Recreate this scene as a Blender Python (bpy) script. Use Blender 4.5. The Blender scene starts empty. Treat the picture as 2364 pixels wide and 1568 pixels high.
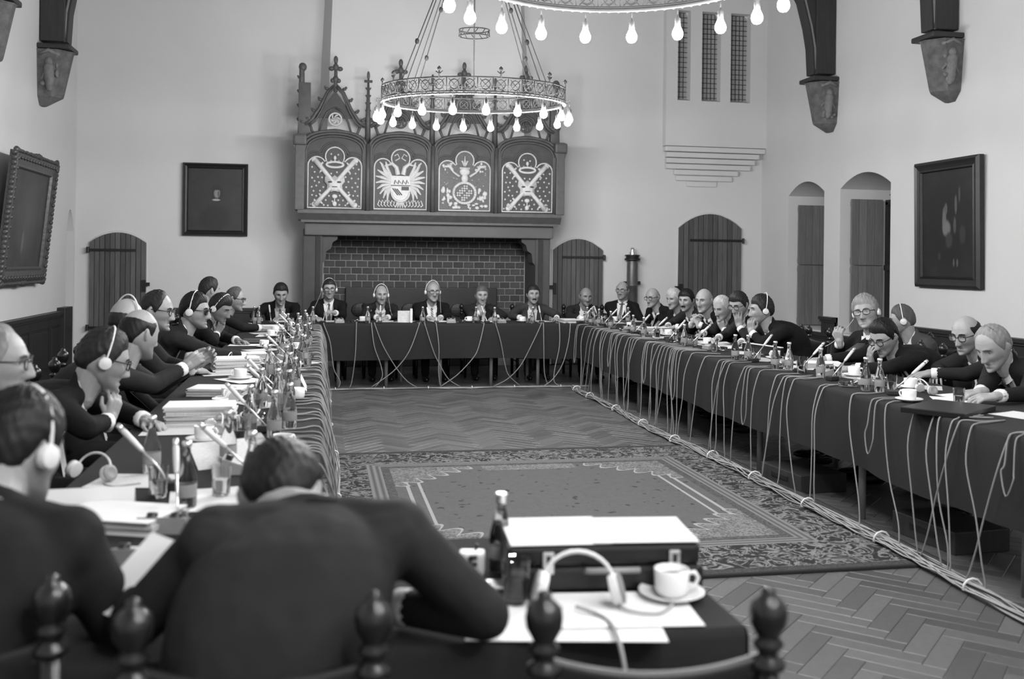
import bpy, bmesh, math, random
import numpy as np
from mathutils import Vector, Matrix, Euler
from mathutils.bvhtree import BVHTree
random.seed(7)
rng = np.random.default_rng(7)
scene = bpy.context.scene
COL = scene.collection

# ------------------------------------------------------------------ camera, world, exposure
F_PX, CX, CY = 2298.0, 1182.0, 605.0
YAW, ROLL, CAM_H = math.radians(10.9), math.radians(0.65), 1.5
cam_d = bpy.data.cameras.new('camera')
cam = bpy.data.objects.new('camera', cam_d); COL.objects.link(cam)
cam_d.sensor_width = 36.0
cam_d.lens = 36.0 * F_PX / 2364.0
cam_d.shift_y = -(784.0 - CY) / 2364.0
CAM_M = Matrix.Translation((0, 0, CAM_H)) @ Matrix.Rotation(-YAW, 4, 'Z') @ Matrix.Rotation(math.pi/2, 4, 'X') @ Matrix.Rotation(ROLL, 4, 'Z')
cam.matrix_world = CAM_M
cam_d.clip_start = 0.05
cam_d.dof.use_dof = True
cam_d.dof.focus_distance = 8.0
cam_d.dof.aperture_fstop = 2.6
scene.camera = cam
w = bpy.data.worlds.new('world'); scene.world = w; w.use_nodes = True
w.node_tree.nodes['Background'].inputs[0].default_value = (0.5, 0.5, 0.5, 1)
w.node_tree.nodes['Background'].inputs[1].default_value = 0.06
scene.view_settings.view_transform = 'Standard'
scene.view_settings.look = 'None'
scene.view_settings.gamma = 1.0
scene.view_settings.use_curve_mapping = False
scene.view_settings.exposure = 0.0
BULB_STRENGTH = 420.0
scene.cycles.use_denoising = True
scene.cycles.max_bounces = 8
scene.cycles.sample_clamp_indirect = 6.0

# room (metres): x to the right, y into the hall, floor at 0
XL, XR, YB, YF, ZC = -3.25, 6.65, 14.3, -2.0, 6.6
TZ = 0.75                      # table height
LX0, LX1 = -0.80, 0.0          # left table
RX0, RX1 = 3.05, 3.87          # right table
BY0, BY1 = 11.74, 12.50        # back table
NY0, NY1 = 1.93, 2.66          # near table
NX1 = 0.87

def at(px, py, X=None, Y=None, Z=None):
    """world point seen at a pixel of the photograph, on the plane X=, Y= or Z="""
    d = CAM_M.to_3x3() @ Vector(((px-CX)/F_PX, -(py-CY)/F_PX, -1.0))
    o = CAM_M.translation
    if X is not None: t = (X-o.x)/d.x
    elif Y is not None: t = (Y-o.y)/d.y
    else: t = (Z-o.z)/d.z
    return o + d*t

# ------------------------------------------------------------------ mesh helpers
def V(*a): return Vector(a)
class MB:
    def __init__(s): s.v=[]; s.f=[]; s.m=[]; s.mi=0
    def add(s, vs, fs, M=None):
        n=len(s.v)
        if M is not None: vs=[M @ Vector(p) for p in vs]
        s.v.extend([tuple(p) for p in vs]); s.f.extend([tuple(i+n for i in f) for f in fs]); s.m.extend([s.mi]*len(fs))
        return s
    def box(s, c, d, M=None):
        x,y,z=d[0]/2,d[1]/2,d[2]/2
        vs=[(c[0]+a*x,c[1]+b*y,c[2]+e*z) for a in(-1,1) for b in(-1,1) for e in(-1,1)]
        return s.add(vs,[(0,1,3,2),(4,6,7,5),(0,4,5,1),(2,3,7,6),(0,2,6,4),(1,5,7,3)],M)
    def bbox(s, c, d, b=0.01, M=None):
        """box with bevelled edges"""
        bm=bmesh.new(); bmesh.ops.create_cube(bm,size=1)
        bmesh.ops.scale(bm,vec=d,verts=bm.verts)
        bmesh.ops.bevel(bm,geom=bm.edges[:],offset=b,segments=2,affect='EDGES',profile=0.6)
        bmesh.ops.translate(bm,vec=c,verts=bm.verts)
        bm.verts.index_update()
        vs=[v.co.copy() for v in bm.verts]; fs=[[v.index for v in f.verts] for f in bm.faces]; bm.free()
        return s.add(vs,fs,M)
    def prism(s, poly, a, b, M=None, ax='y'):
        """closed 2d outline (x,z) pushed from y=a to y=b"""
        n=len(poly)
        ar=sum(poly[i][0]*poly[(i+1)%n][1]-poly[(i+1)%n][0]*poly[i][1] for i in range(n))
        if ar<0: poly=poly[::-1]
        mk={'y':lambda p,t:(p[0],t,p[1]),'x':lambda p,t:(t,p[0],p[1]),'z':lambda p,t:(p[0],p[1],t)}[ax]
        vs=[mk(p,a) for p in poly]+[mk(p,b) for p in poly]
        fs=[tuple(range(n)),tuple(range(2*n-1,n-1,-1))]+[(i,n+i,n+(i+1)%n,(i+1)%n) for i in range(n)]
        return s.add(vs,fs,M)
    def tube(s, pts, r, n=6, closed=False, M=None, flat=None):
        P=[Vector(p) for p in pts]; m=len(P)
        R=list(r) if hasattr(r,'__len__') else [r]*m
        T=[]
        for i in range(m):
            if closed: t=P[(i+1)%m]-P[i-1]
            else: t=P[min(i+1,m-1)]-P[max(i-1,0)]
            T.append(t.normalized() if t.length>1e-9 else Vector((0,0,1)))
        u=T[0].orthogonal().normalized()
        if flat is not None:
            u=(Vector(flat)-T[0]*Vector(flat).dot(T[0])).normalized()
        vs=[]
        for i in range(m):
            if flat is not None: u=Vector(flat)-T[i]*Vector(flat).dot(T[i])
            else: u=u-T[i]*u.dot(T[i])
            u.normalize(); w_=T[i].cross(u)
            for k in range(n):
                a=2*math.pi*k/n
                vs.append(P[i]+(u*math.cos(a)+w_*math.sin(a))*R[i])
        fs=[]
        for i in range(m if closed else m-1):
            j=(i+1)%m
            for k in range(n):
                k2=(k+1)%n
                fs.append((i*n+k,i*n+k2,j*n+k2,j*n+k))
        if not closed:
            fs.append(tuple(range(n-1,-1,-1))); fs.append(tuple((m-1)*n+k for k in range(n)))
        return s.add(vs,fs,M)
    def lathe(s, prof, n=16, M=None):
        """profile [(r,z)...] turned about z"""
        vs=[]; fs=[]; m=len(prof)
        for r,z in prof:
            for k in range(n):
                a=2*math.pi*k/n; vs.append((max(r,1e-4)*math.cos(a),max(r,1e-4)*math.sin(a),z))
        for i in range(m-1):
            for k in range(n):
                k2=(k+1)%n; fs.append((i*n+k,i*n+k2,(i+1)*n+k2,(i+1)*n+k))
        fs.append(tuple(range(n-1,-1,-1))); fs.append(tuple((m-1)*n+k for k in range(n)))
        return s.add(vs,fs,M)
    def ball(s, c, r, nu=12, nv=8, M=None):
        r=r if hasattr(r,'__len__') else (r,r,r)
        vs=[(c[0],c[1],c[2]-r[2])]; fs=[]
        for j in range(1,nv):
            t=math.pi*j/nv
            for i in range(nu):
                a=2*math.pi*i/nu
                vs.append((c[0]+r[0]*math.sin(t)*math.cos(a),c[1]+r[1]*math.sin(t)*math.sin(a),c[2]-r[2]*math.cos(t)))
        vs.append((c[0],c[1],c[2]+r[2])); L=len(vs)-1
        for i in range(nu):
            i2=(i+1)%nu
            fs.append((0,1+i2,1+i)); fs.append((L,1+(nv-2)*nu+i,1+(nv-2)*nu+i2))
            for j in range(nv-2):
                fs.append((1+j*nu+i,1+j*nu+i2,1+(j+1)*nu+i2,1+(j+1)*nu+i))
        return s.add(vs,fs,M)
    def capsule(s, a, b, ra, rb, n=10):
        a=Vector(a); b=Vector(b); d=b-a; L=d.length
        if L<1e-6: return s.ball(a,ra,n,6)
        d/=L
        pts=[a-d*ra*.98,a-d*ra*.7,a-d*ra*.05,b+d*rb*.05,b+d*rb*.7,b+d*rb*.98]
        return s.tube(pts,[ra*.2,ra*.71,ra,rb,rb*.71,rb*.2],n)
    def mesh(s, name, mats, smooth=True):
        me=bpy.data.meshes.new(name); me.from_pydata(s.v,[],s.f)
        for m_ in (mats if isinstance(mats,(list,tuple)) else [mats]): me.materials.append(m_)
        if isinstance(mats,(list,tuple)) and len(mats)>1: me.polygons.foreach_set('material_index',s.m)
        if smooth: me.shade_smooth() if smooth is True else me.shade_auto(smooth)
        return me
    def build(s, name, mats, parent=None, smooth=False, loc=None, rot=None):
        me=s.mesh(name,mats,False)
        o=bpy.data.objects.new(name,me); COL.objects.link(o)
        if smooth: me.shade_smooth()
        if smooth=='auto':
            sharp(me)
        if parent is not None: o.parent=parent
        if loc is not None: o.location=loc
        if rot is not None: o.rotation_euler=rot
        return o
def sharp(me, ang=0.7):
    """smooth mesh with its hard edges kept"""
    bm=bmesh.new(); bm.from_mesh(me)
    for e in bm.edges:
        e.smooth = len(e.link_faces)==2 and e.calc_face_angle(0)<ang
    bm.to_mesh(me); bm.free()
def link(name, me, parent=None, loc=None, rot=None):
    o=bpy.data.objects.new(name,me); COL.objects.link(o)
    if parent is not None: o.parent=parent
    if loc is not None: o.location=loc
    if rot is not None: o.rotation_euler=rot
    return o
def tag(o, label=None, cat=None, group=None, kind=None):
    if label: o['label']=label
    if cat: o['category']=cat
    if group: o['group']=group
    if kind: o['kind']=kind
    return o
def empty(name, loc=(0,0,0), rz=0.0, label=None, cat=None, group=None):
    o=bpy.data.objects.new(name,None); COL.objects.link(o); o.location=loc; o.rotation_euler=(0,0,rz)
    o.empty_display_size=0.1
    return tag(o,label,cat,group)
def copy_tree(o, parent=None):
    c=o.copy(); COL.objects.link(c); c.parent=parent
    for ch in o.children: copy_tree(ch,c)
    return c
def arc(cx, cz, r, a0, a1, n=10):
    return [(cx+r*math.cos(math.radians(a0+(a1-a0)*i/n)), cz+r*math.sin(math.radians(a0+(a1-a0)*i/n))) for i in range(n+1)]
def bez(p0,p1,p2,n=10):
    p0,p1,p2=Vector(p0),Vector(p1),Vector(p2)
    return [p0*(1-t)**2+p1*2*t*(1-t)+p2*t*t for t in [i/n for i in range(n+1)]]
def catmull(P, k=5):
    P=[Vector(p) for p in P]; out=[]
    for i in range(len(P)-1):
        a=P[max(i-1,0)];b=P[i];c=P[i+1];d=P[min(i+2,len(P)-1)]
        for j in range(k):
            t=j/k
            out.append(.5*((2*b)+(c-a)*t+(2*a-5*b+4*c-d)*t*t+(3*b-a-3*c+d)*t**3))
    out.append(P[-1]); return out

# ------------------------------------------------------------------ materials (the photograph is black and white: greys only)
class E:
    """little expression helper over shader nodes"""
    def __init__(s, nt, sock): s.nt=nt; s.s=sock
    def op(s, o, b=None, c=None):
        n=s.nt.nodes.new('ShaderNodeMath'); n.operation=o
        for i,x in enumerate((s,b,c)):
            if x is None: continue
            if isinstance(x,E): s.nt.links.new(x.s,n.inputs[i])
            else: n.inputs[i].default_value=float(x)
        return E(s.nt,n.outputs[0])
    def __add__(s,b): return s.op('ADD',b)
    def __radd__(s,b): return s.op('ADD',b)
    def __sub__(s,b): return s.op('SUBTRACT',b)
    def __rsub__(s,b): return s.op('MULTIPLY',-1.0).op('ADD',b)
    def __mul__(s,b): return s.op('MULTIPLY',b)
    def __rmul__(s,b): return s.op('MULTIPLY',b)
    def __truediv__(s,b): return s.op('DIVIDE',b)
    def abs(s): return s.op('ABSOLUTE')
    def min(s,b): return s.op('MINIMUM',b)
    def max(s,b): return s.op('MAXIMUM',b)
    def lt(s,b): return s.op('LESS_THAN',b)
    def gt(s,b): return s.op('GREATER_THAN',b)
    def sin(s): return s.op('SINE')
    def pow(s,b): return s.op('POWER',b)
    def clamp(s): return s.op('MAXIMUM',0.0).op('MINIMUM',1.0)
    def mix(s,a,b): return (b-a)*s+a if isinstance(b,E) else (s*(b-a)+a if not isinstance(a,E) else s*((a*-1.0)+b)+a)
def newmat(name, base=0.5, rough=0.6, metal=0.0, spec=0.5):
    m=bpy.data.materials.new(name); m.use_nodes=True
    b=m.node_tree.nodes['Principled BSDF']
    b.inputs['Base Color'].default_value=(base,base,base,1)
    b.inputs['Roughness'].default_value=rough; b.inputs['Metallic'].default_value=metal
    b.inputs['Specular IOR Level'].default_value=spec
    return m,m.node_tree,b
def coords(nt, kind='Object', scale=(1,1,1)):
    tc=nt.nodes.new('ShaderNodeTexCoord'); mp=nt.nodes.new('ShaderNodeMapping')
    mp.inputs['Scale'].default_value=scale
    nt.links.new(tc.outputs[kind],mp.inputs[0]); return mp.outputs[0]
def noise(nt, vec, scale, detail=3.0, rough=0.55, dist=0.0):
    n=nt.nodes.new('ShaderNodeTexNoise'); n.inputs['Scale'].default_value=scale; n.inputs['Detail'].default_value=detail
    n.inputs['Roughness'].default_value=rough; n.inputs['Distortion'].default_value=dist
    nt.links.new(vec,n.inputs['Vector']); return E(nt,n.outputs[0])
def setcol(nt, b, e): nt.links.new(e.s,b.inputs['Base Color'])
def bump(nt, b, e, strength=0.3, dist=0.01):
    n=nt.nodes.new('ShaderNodeBump'); n.inputs['Strength'].default_value=strength; n.inputs['Distance'].default_value=dist
    nt.links.new(e.s,n.inputs['Height']); nt.links.new(n.outputs[0],b.inputs['Normal'])
def M_(name, base, rough=0.6, metal=0.0, var=0.0, scale=8.0, stretch=(1,1,1), bmp=0.0, bdist=0.01, spec=0.5, island=0.0, kind='Object', detail=3.0):
    """grey material: base colour, mottling var, bump, and a different tone for each piece (island)"""
    m,nt,b=newmat(name,base,rough,metal,spec)
    if var or bmp:
        n=noise(nt,coords(nt,kind,stretch),scale,detail)
    e=None
    if var:
        e=(n-0.5)*(2*var*base)+base
    if island:
        g=nt.nodes.new('ShaderNodeNewGeometry'); r=E(nt,g.outputs['Random Per Island'])
        oi=nt.nodes.new('ShaderNodeObjectInfo'); r2=E(nt,oi.outputs['Random'])
        k=((r+r2).op('FRACT')-0.5)*(2*island)+1.0
        e=(e if e is not None else k*0.0+base)*k
    if e is not None: setcol(nt,b,e.max(0.002))
    if bmp: bump(nt,b,n,bmp,bdist)
    return m
MAT={}
MAT['plaster']=M_('plaster',0.62,0.9,var=.05,scale=1.3,bmp=.12,bdist=.02,spec=.2)
MAT['ceiling']=M_('ceiling_boards',0.30,0.7,var=.2,scale=4,stretch=(1,.1,1))
MAT['oak_dark']=M_('dark_oak',0.026,0.5,var=.5,scale=6,stretch=(6,6,.6),bmp=.15,bdist=.003)
MAT['wainscot']=M_('wainscot_oak',0.022,0.42,var=.4,scale=5,stretch=(5,5,.6),bmp=.1,bdist=.003)
MAT['door']=M_('door_planks',0.085,0.6,var=.55,scale=7,stretch=(7,7,.5),bmp=.2,bdist=.004,island=.28)
MAT['shutter']=M_('shutter_planks',0.17,0.55,var=.4,scale=7,stretch=(7,7,.5),bmp=.15,bdist=.003,island=.12)
MAT['carved']=M_('carved_oak',0.075,0.55,var=.4,scale=14,bmp=.2,bdist=.004)
MAT['carved_dk']=M_('carved_oak_ground',0.05,0.6,var=.4,scale=14,bmp=.2,bdist=.004)
MAT['lintel']=M_('lintel_stone',0.10,0.7,var=.3,scale=3,stretch=(.6,1,2),bmp=.2,bdist=.004)
MAT['jamb']=M_('fireplace_stone',0.06,0.75,var=.3,scale=5,bmp=.2,bdist=.005)
MAT['iron']=M_('black_iron',0.025,0.5,.6,var=.3,scale=20)
MAT['brick']=M_('fire_brick',0.05,0.85,var=.35,scale=18,bmp=.3,bdist=.004,island=.22)
MAT['mortar']=M_('mortar',0.27,0.95,var=.3,scale=12)
MAT['soot']=M_('sooty_stone',0.035,0.9,var=.3,scale=6)
MAT['cream']=M_('cream_relief',0.52,0.55,var=.25,scale=40,bmp=.2,bdist=.003)
MAT['panelbg']=M_('panel_ground',0.05,0.6,var=.4,scale=30)
MAT['panelbg2']=M_('panel_ground_mottled',0.09,0.6,var=.9,scale=45)
MAT['corbel_fig']=M_('worn_carved_stone',0.17,0.85,var=.6,scale=16,bmp=.5,bdist=.01)
MAT['corbel']=M_('weathered_corbel_stone',0.11,0.85,var=.85,scale=11,bmp=.7,bdist=.02,detail=5)
MAT['cloth']=M_('table_cloth',0.022,0.95,var=.12,scale=60,bmp=.15,bdist=.001,spec=.15)
MAT['tablewood']=M_('trestle_wood',0.16,0.6,var=.3,scale=6,stretch=(6,6,.6))
MAT['paper']=M_('paper',0.66,0.8,var=.04,scale=20,spec=.2)
MAT['paper2']=M_('grey_paper',0.42,0.8,var=.08,scale=20,spec=.2)
MAT['print']=M_('printed_paper',0.52,0.8,var=.35,scale=60,stretch=(1,5,1),spec=.2)
MAT['folder']=M_('black_leather',0.007,0.35,var=.3,scale=60,bmp=.2,bdist=.001)
MAT['porcelain']=M_('porcelain',0.72,0.18,var=.02,scale=5)
MAT['chrome']=M_('brushed_metal',0.75,0.28,.9,var=.1,scale=30)
MAT['mic']=M_('mic_shell',0.55,0.45,.2,var=.1,scale=50)
MAT['blackplastic']=M_('black_plastic',0.015,0.4,var=.2,scale=20)
MAT['greyplastic']=M_('grey_plastic',0.22,0.5,var=.1,scale=20)
MAT['whiteplastic']=M_('white_plastic',0.62,0.4,var=.05,scale=20)
MAT['cable']=M_('cable_sheath',0.20,0.6,var=.1,scale=20,island=.15)
MAT['cableL']=M_('pale_cable_sheath',0.26,0.6,var=.15,scale=30,island=.2)
MAT['chairwood']=M_('chair_walnut',0.009,0.28,var=.4,scale=9,stretch=(3,3,1),bmp=.05,bdist=.002)
MAT['leather']=M_('chair_leather',0.007,0.42,var=.3,scale=50,bmp=.15,bdist=.001)
MAT['gilt']=M_('gilt_frame',0.07,0.4,.25,var=.6,scale=25,bmp=.5,bdist=.008)
MAT['darkframe']=M_('dark_frame',0.014,0.4,var=.4,scale=12,bmp=.1,bdist=.003)
MAT['lead']=M_('window_lead',0.05,0.5,.3)
MAT['brassdark']=M_('dark_brass',0.12,0.45,.6,var=.4,scale=12)
MAT['wrought']=M_('chandelier_iron',0.05,0.6,.2,var=.3,scale=20)
def skinmat(name,base):
    m,nt,b=newmat(name,base,.48,spec=.4)
    n=noise(nt,coords(nt,'Object'),28,3); at_=nt.nodes.new('ShaderNodeAttribute'); at_.attribute_name='dark'
    setcol(nt,b,((n-.5)*.25+1.0)*base*(1.0-E(nt,at_.outputs['Fac'])))
    bump(nt,b,noise(nt,coords(nt,'Object'),160,2),.15,.0015)
    b.inputs['Subsurface Weight'].default_value=.12; b.inputs['Subsurface Radius'].default_value=(.006,.006,.006); b.inputs['Subsurface Scale'].default_value=1.0
    return m
MAT['skin']=skinmat('skin',.26); MAT['skin2']=skinmat('darker_skin',.19)
MAT['eye']=M_('eye_white',0.45,0.25)
MAT['iris']=M_('iris',0.02,0.2)
for k_,b_ in (('hair_black',.006),('hair_dark',.014),('hair_grey',.07),('hair_silver',.18),('hair_white',.34)):
    MAT[k_]=M_(k_,b_,0.55,var=.5,scale=45,stretch=(1,1,.25),bmp=.5,bdist=.003,spec=.25)
for k_,b_ in (('suit_black',.006),('suit_dark',.009),('suit_mid',.0145),('suit_grey',.032),('suit_light',.055)):
    MAT[k_]=M_(k_,b_,0.85,var=.25,scale=7,bmp=.6,bdist=.03,spec=.2,detail=2.0)
MAT['shirt']=M_('white_shirt',0.62,0.8,var=.03,scale=10)
MAT['shirt_grey']=M_('grey_shirt',0.36,0.8,var=.05,scale=10)
MAT['tie_dark']=M_('dark_tie',0.012,0.5)
MAT['tie_mid']=M_('mid_tie',0.06,0.55,var=.5,scale=70)
def striped():
    m,nt,b=newmat('striped_tie',.1,.55)
    s=nt.nodes.new('ShaderNodeSeparateXYZ'); nt.links.new(coords(nt,'Object'),s.inputs[0])
    k=((E(nt,s.outputs[0])+E(nt,s.outputs[2]))*220.0).sin().gt(0.1)
    setcol(nt,b,k*0.34+0.03); return m
MAT['tie_stripe']=striped()
MAT['frame_dark']=M_('dark_spectacle_frame',0.012,0.3)
def glass(name, rough=.03, base=1.0, ior=1.45):
    m,nt,b=newmat(name,base,rough); b.inputs['Transmission Weight'].default_value=1.0; b.inputs['IOR'].default_value=ior; return m
MAT['glass']=glass('clear_glass',.02,.97,1.4)
MAT['glass_dark']=glass('brown_bottle_glass',.04,.42,1.4)
MAT['water']=glass('water',.0,.96,1.2)
def pane():
    m,nt,b=newmat('night_window_pane',.34,.3); return m
MAT['pane']=pane()
def lens(name, dark):
    m,nt,b=newmat(name,dark,.08); b.inputs['Alpha'].default_value=.10 if dark>.3 else .97; return m
MAT['lens']=lens('spectacle_lens',.6); MAT['lens_dark']=lens('dark_lens',.01)
def bulbmat():
    m=bpy.data.materials.new('lit_bulb'); m.use_nodes=True; nt=m.node_tree; nt.nodes.clear()
    e=nt.nodes.new('ShaderNodeEmission'); e.inputs[0].default_value=(1,1,1,1); e.inputs[1].default_value=BULB_STRENGTH
    o=nt.nodes.new('ShaderNodeOutputMaterial'); nt.links.new(e.outputs[0],o.inputs[0]); return m
MAT['bulb']=bulbmat()
# ------------------------------------------------------------------ the room shell
def wall(name, axis, a, b, face, back, openings, ztop=ZC):
    """plaster wall along axis ('x' or 'y') from a to b, between the planes face and back; openings (p0,p1,zbottom,zspring,rise)"""
    mb=MB(); ax='y' if axis=='x' else 'x'
    cuts=sorted(openings); p=a
    def pr(poly): mb.prism(poly,face,back,ax=ax)
    for (p0,p1,zb,zs,rise) in cuts:
        if p0>p: pr([(p,0),(p0,0),(p0,ztop),(p,ztop)])
        if zb>0: pr([(p0,0),(p1,0),(p1,zb),(p0,zb)])
        top=[]
        n=14
        for i in range(n+1):
            t=i/n; top.append((p0+(p1-p0)*t, zs+rise*(1-(2*t-1)**2)))
        pr(top+[(p1,ztop),(p0,ztop)])
        p=p1
    if b>p: pr([(p,0),(b,0),(b,ztop),(p,ztop)])
    return tag(mb.build(name,MAT['plaster']),kind='structure')
NICHES=[(10.77,11.94,.62,2.50,.17),(12.36,13.40,.62,2.50,.17)]
wall('wall_left','y',YF,YB,XL,XL-.35,[(13.82,14.22,.80,1.85,.28)])
mb=MB(); mb.box((XL-.32,14.02,1.5),(.06,.5,1.6)); tag(mb.build('wall_niche',MAT['plaster']),kind='structure')
wall('wall_right','y',YF,YB,XR,XR+.80,NICHES)
TW=[(5.22,5.42,3.95,5.25,.1),(5.60,5.90,3.95,5.25,.1),(6.06,6.38,3.95,5.25,.1)]
wall('wall_back','x',XL-.35,XR+.8,YB,YB+.4,TW)
mb=MB(); mb.box(((XL+XR)/2,YF-.1,ZC/2),(XR-XL+1.2,.2,ZC)); tag(mb.build('wall_front',MAT['plaster']),kind='structure')
mb=MB(); mb.box(((XL+XR)/2,(YF+YB)/2,ZC+.06),(XR-XL+1.2,YB-YF+.8,.12)); tag(mb.build('ceiling',MAT['ceiling']),kind='structure')

# --- corbelled-out plaster bay with three narrow windows (right end of the back wall)
mb=MB()
YT=YB-.14; x0t,x1t=5.04,XR; zt0=3.27
segs=[x0t]+[v for t in TW for v in (t[0],t[1])]+[x1t]
for i in range(0,len(segs),2): mb.box(((segs[i]+segs[i+1])/2,(YT+YB)/2,(zt0+ZC)/2),(segs[i+1]-segs[i],YB-YT,ZC-zt0))
for t in TW:
    mb.box(((t[0]+t[1])/2,(YT+YB)/2,(zt0+t[2])/2),(t[1]-t[0],YB-YT,t[2]-zt0))
    mb.box(((t[0]+t[1])/2,(YT+YB)/2,(5.3+ZC)/2),(t[1]-t[0],YB-YT,ZC-5.3))
bay=tag(mb.build('wall_bay',MAT['plaster']),kind='structure')
for i in range(7):
    k=i/7.0; hw=(x1t-x0t)/2*(.995,.92,.88,.84,.64,.56,.30)[i]; dep=(YB-YT)*(.96-.125*i)
    cmb=MB(); cmb.bbox((0,0,0),(2*hw,dep,.078),.016)
    cmb.build('corbel_course',MAT['plaster'],bay,loc=((x0t+x1t)/2-.03*i,YB-dep/2,zt0-.045-.086*i))
for i,t in enumerate(TW):
    r=tag(empty('window_%d'%(i+1),((t[0]+t[1])/2,YB-.01,t[2])),kind='structure')
    wd=t[1]-t[0]; hh=1.5
    mb=MB(); mb.box((0,.03,hh/2),(wd,.01,hh)); mb.build('pane',MAT['pane'],r)
    mb=MB()
    for k in range(1,int(wd/.06)): mb.box((-wd/2+k*.06+.02,.02,hh/2),(.008,.012,hh))
    for k in range(1,int(hh/.075)): mb.box((0,.02,k*.075),(wd,.012,.008))
    mb.build('lead_lattice',MAT['lead'],r)
    mb=MB(); mb.prism([(-.135,.0),(.02,.05),(.02,-.03),(-.135,-.03)],-wd/2,wd/2,ax='x'); mb.build('sill',MAT['plaster'],r)

# --- floor: oak herringbone
PL,PW=.36,.09
def planks():
    out=[]; c=math.sqrt(.5)
    for i in range(-82,82):
        for j in range(-14,15):
            # herringbone unit: one plank along u, one along v (lattice in a frame turned 45 degrees)
            ou=i*PW+j*PL; ov=i*PW-j*PL
            for (u,v,du,dv) in ((ou,ov,PL,PW),(ou,ov+PW-0.0,PW,PL)):
                cu,cv=u+du/2,v+dv/2
                X=(cu-cv)*c+1.8; Y=(cu+cv)*c+6.0
                if XL-.1<X<XR+.1 and -1.0<Y<YB: out.append((X,Y,du>dv))
    return out
def plank_mesh(name):
    L,W,b=PL/2-.0009,PW/2-.0009,.0035
    v=[(-L,-W,-.012),(L,-W,-.012),(L,W,-.012),(-L,W,-.012),(-L,-W,-.002),(L,-W,-.002),(L,W,-.002),(-L,W,-.002),(-L+b,-W+b,0),(L-b,-W+b,0),(L-b,W-b,0),(-L+b,W-b,0)]
    f=[(8,9,10,11)]+[(a+k,a+(k+1)%4,b2+(k+1)%4,b2+k) for a,b2 in((0,4),(4,8)) for k in range(4)]
    return v,f
def parquetmat():
    m,nt,b=newmat('oak_parquet',.12,.36)
    g=nt.nodes.new('ShaderNodeNewGeometry'); oi=nt.nodes.new('ShaderNodeObjectInfo')
    r=(E(nt,g.outputs['Random Per Island'])+E(nt,oi.outputs['Random'])).op('FRACT')
    n=noise(nt,coords(nt,'Object',(3,3,3)),9,3)
    setcol(nt,b,(r*0.055+0.065)*((n-0.5)*0.5+1.0))
    n2=noise(nt,coords(nt,'Object'),2.0,2); nt.links.new((n2*0.18+0.30).s,b.inputs['Roughness'])
    return m
MAT['parquet']=parquetmat()
mb=MB(); mb.box(((XL+XR)/2,(YF+YB)/2,-.062),(XR-XL+1.2,YB-YF+.8,.10))
floor=tag(mb.build('floor',MAT['soot']),kind='structure')
PLK=planks()
RUG=(1.5,6.12,1.62,1.64)   # centre x, y, half sizes
def visible_plank(p):
    X,Y,_=p
    if abs(X-RUG[0])<RUG[2] and abs(Y-RUG[1])<RUG[3]: return False
    if not(.1<X<3.05 and 2.7<Y<11.5): return False
    return True
vis=sorted([p for p in PLK if visible_plank(p)],key=lambda p:p[0]**2+p[1]**2)
vis_set=set(vis[:300])
pv,pf=plank_mesh('plank'); pme=MB().add(pv,pf).mesh('plank',MAT['parquet'],False)
A1,A2=math.radians(45),math.radians(135)
rest=MB()
for p in PLK:
    ang=A1 if p[2] else A2
    if p in vis_set: link('plank',pme,floor,(p[0],p[1],0),(0,0,ang))
    else: rest.add(pv,pf,Matrix.Translation((p[0],p[1],0))@Matrix.Rotation(ang,4,'Z'))
tag(rest.build('parquet_planks',MAT['parquet'],floor),kind='stuff')

# --- wainscot
def wainscot(name, p0, p1, h, normal, panels=True):
    """boarded dado from p0 to p1 (2d), top at h, facing normal"""
    p0,p1,nrm=Vector((p0[0],p0[1],0)),Vector((p1[0],p1[1],0)),Vector((normal[0],normal[1],0))
    L=(p1-p0).length; d=(p1-p0)/L
    R=Matrix(((d.x,-nrm.x,0,p0.x),(d.y,-nrm.y,0,p0.y),(0,0,1,0),(0,0,0,1)))
    root=tag(empty(name,(p0.x,p0.y,0)),kind='structure'); R=Matrix.Translation(-p0)@R
    mb=MB(); mb.box((L/2,-.012,h/2),(L,.024,h),R); mb.build('backing_board',MAT['wainscot'],root)
    mb=MB(); mb.box((L/2,-.045,h-.02),(L,.09,.04),R); mb.box((L/2,-.035,h-.055),(L,.06,.03),R); mb.build('cap_rail',MAT['wainscot'],root)
    n=max(1,round(L/.85)); w_=L/n
    mb=MB()
    for i in range(n+1):
        mb.box((min(max(i*w_,.05),L-.05),-.034,(h-.07)/2),(.10,.022,h-.07),R)
    for z in (.07,h-.12): mb.box((L/2,-.033,z),(L,.02,.11),R)
    mb.build('rails',MAT['wainscot'],root)
    if h>.7:
        for i in range(n):
            mb=MB(); mb.bbox((i*w_+w_/2,-.03,(h-.05)/2),(w_-.17,.02,h-.36),.009,R); mb.build('panel',MAT['wainscot'],root)
    return root
WH=.82
wainscot('trim_1',(XL,1.0),(XL,13.78),WH,(1,0))
wainscot('trim_2',(XR,1.0),(XR,10.70),WH,(-1,0))
wainscot('trim_3',(XR,10.72),(XR,13.45),.60,(-1,0))
wainscot('trim_4',(XR,11.97),(XR,12.33),WH,(-1,0))
wainscot('trim_5',(-2.28,YB),(-.35,YB),WH,(0,-1))
# dark oak corner post where the dado ends by the left niche
mb=MB(); mb.bbox((0,0,.43),(.10,.40,.86),.008); tag(mb.build('trim_6',MAT['wainscot'],loc=(XL+.05,13.58,0)),kind='structure')

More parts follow.
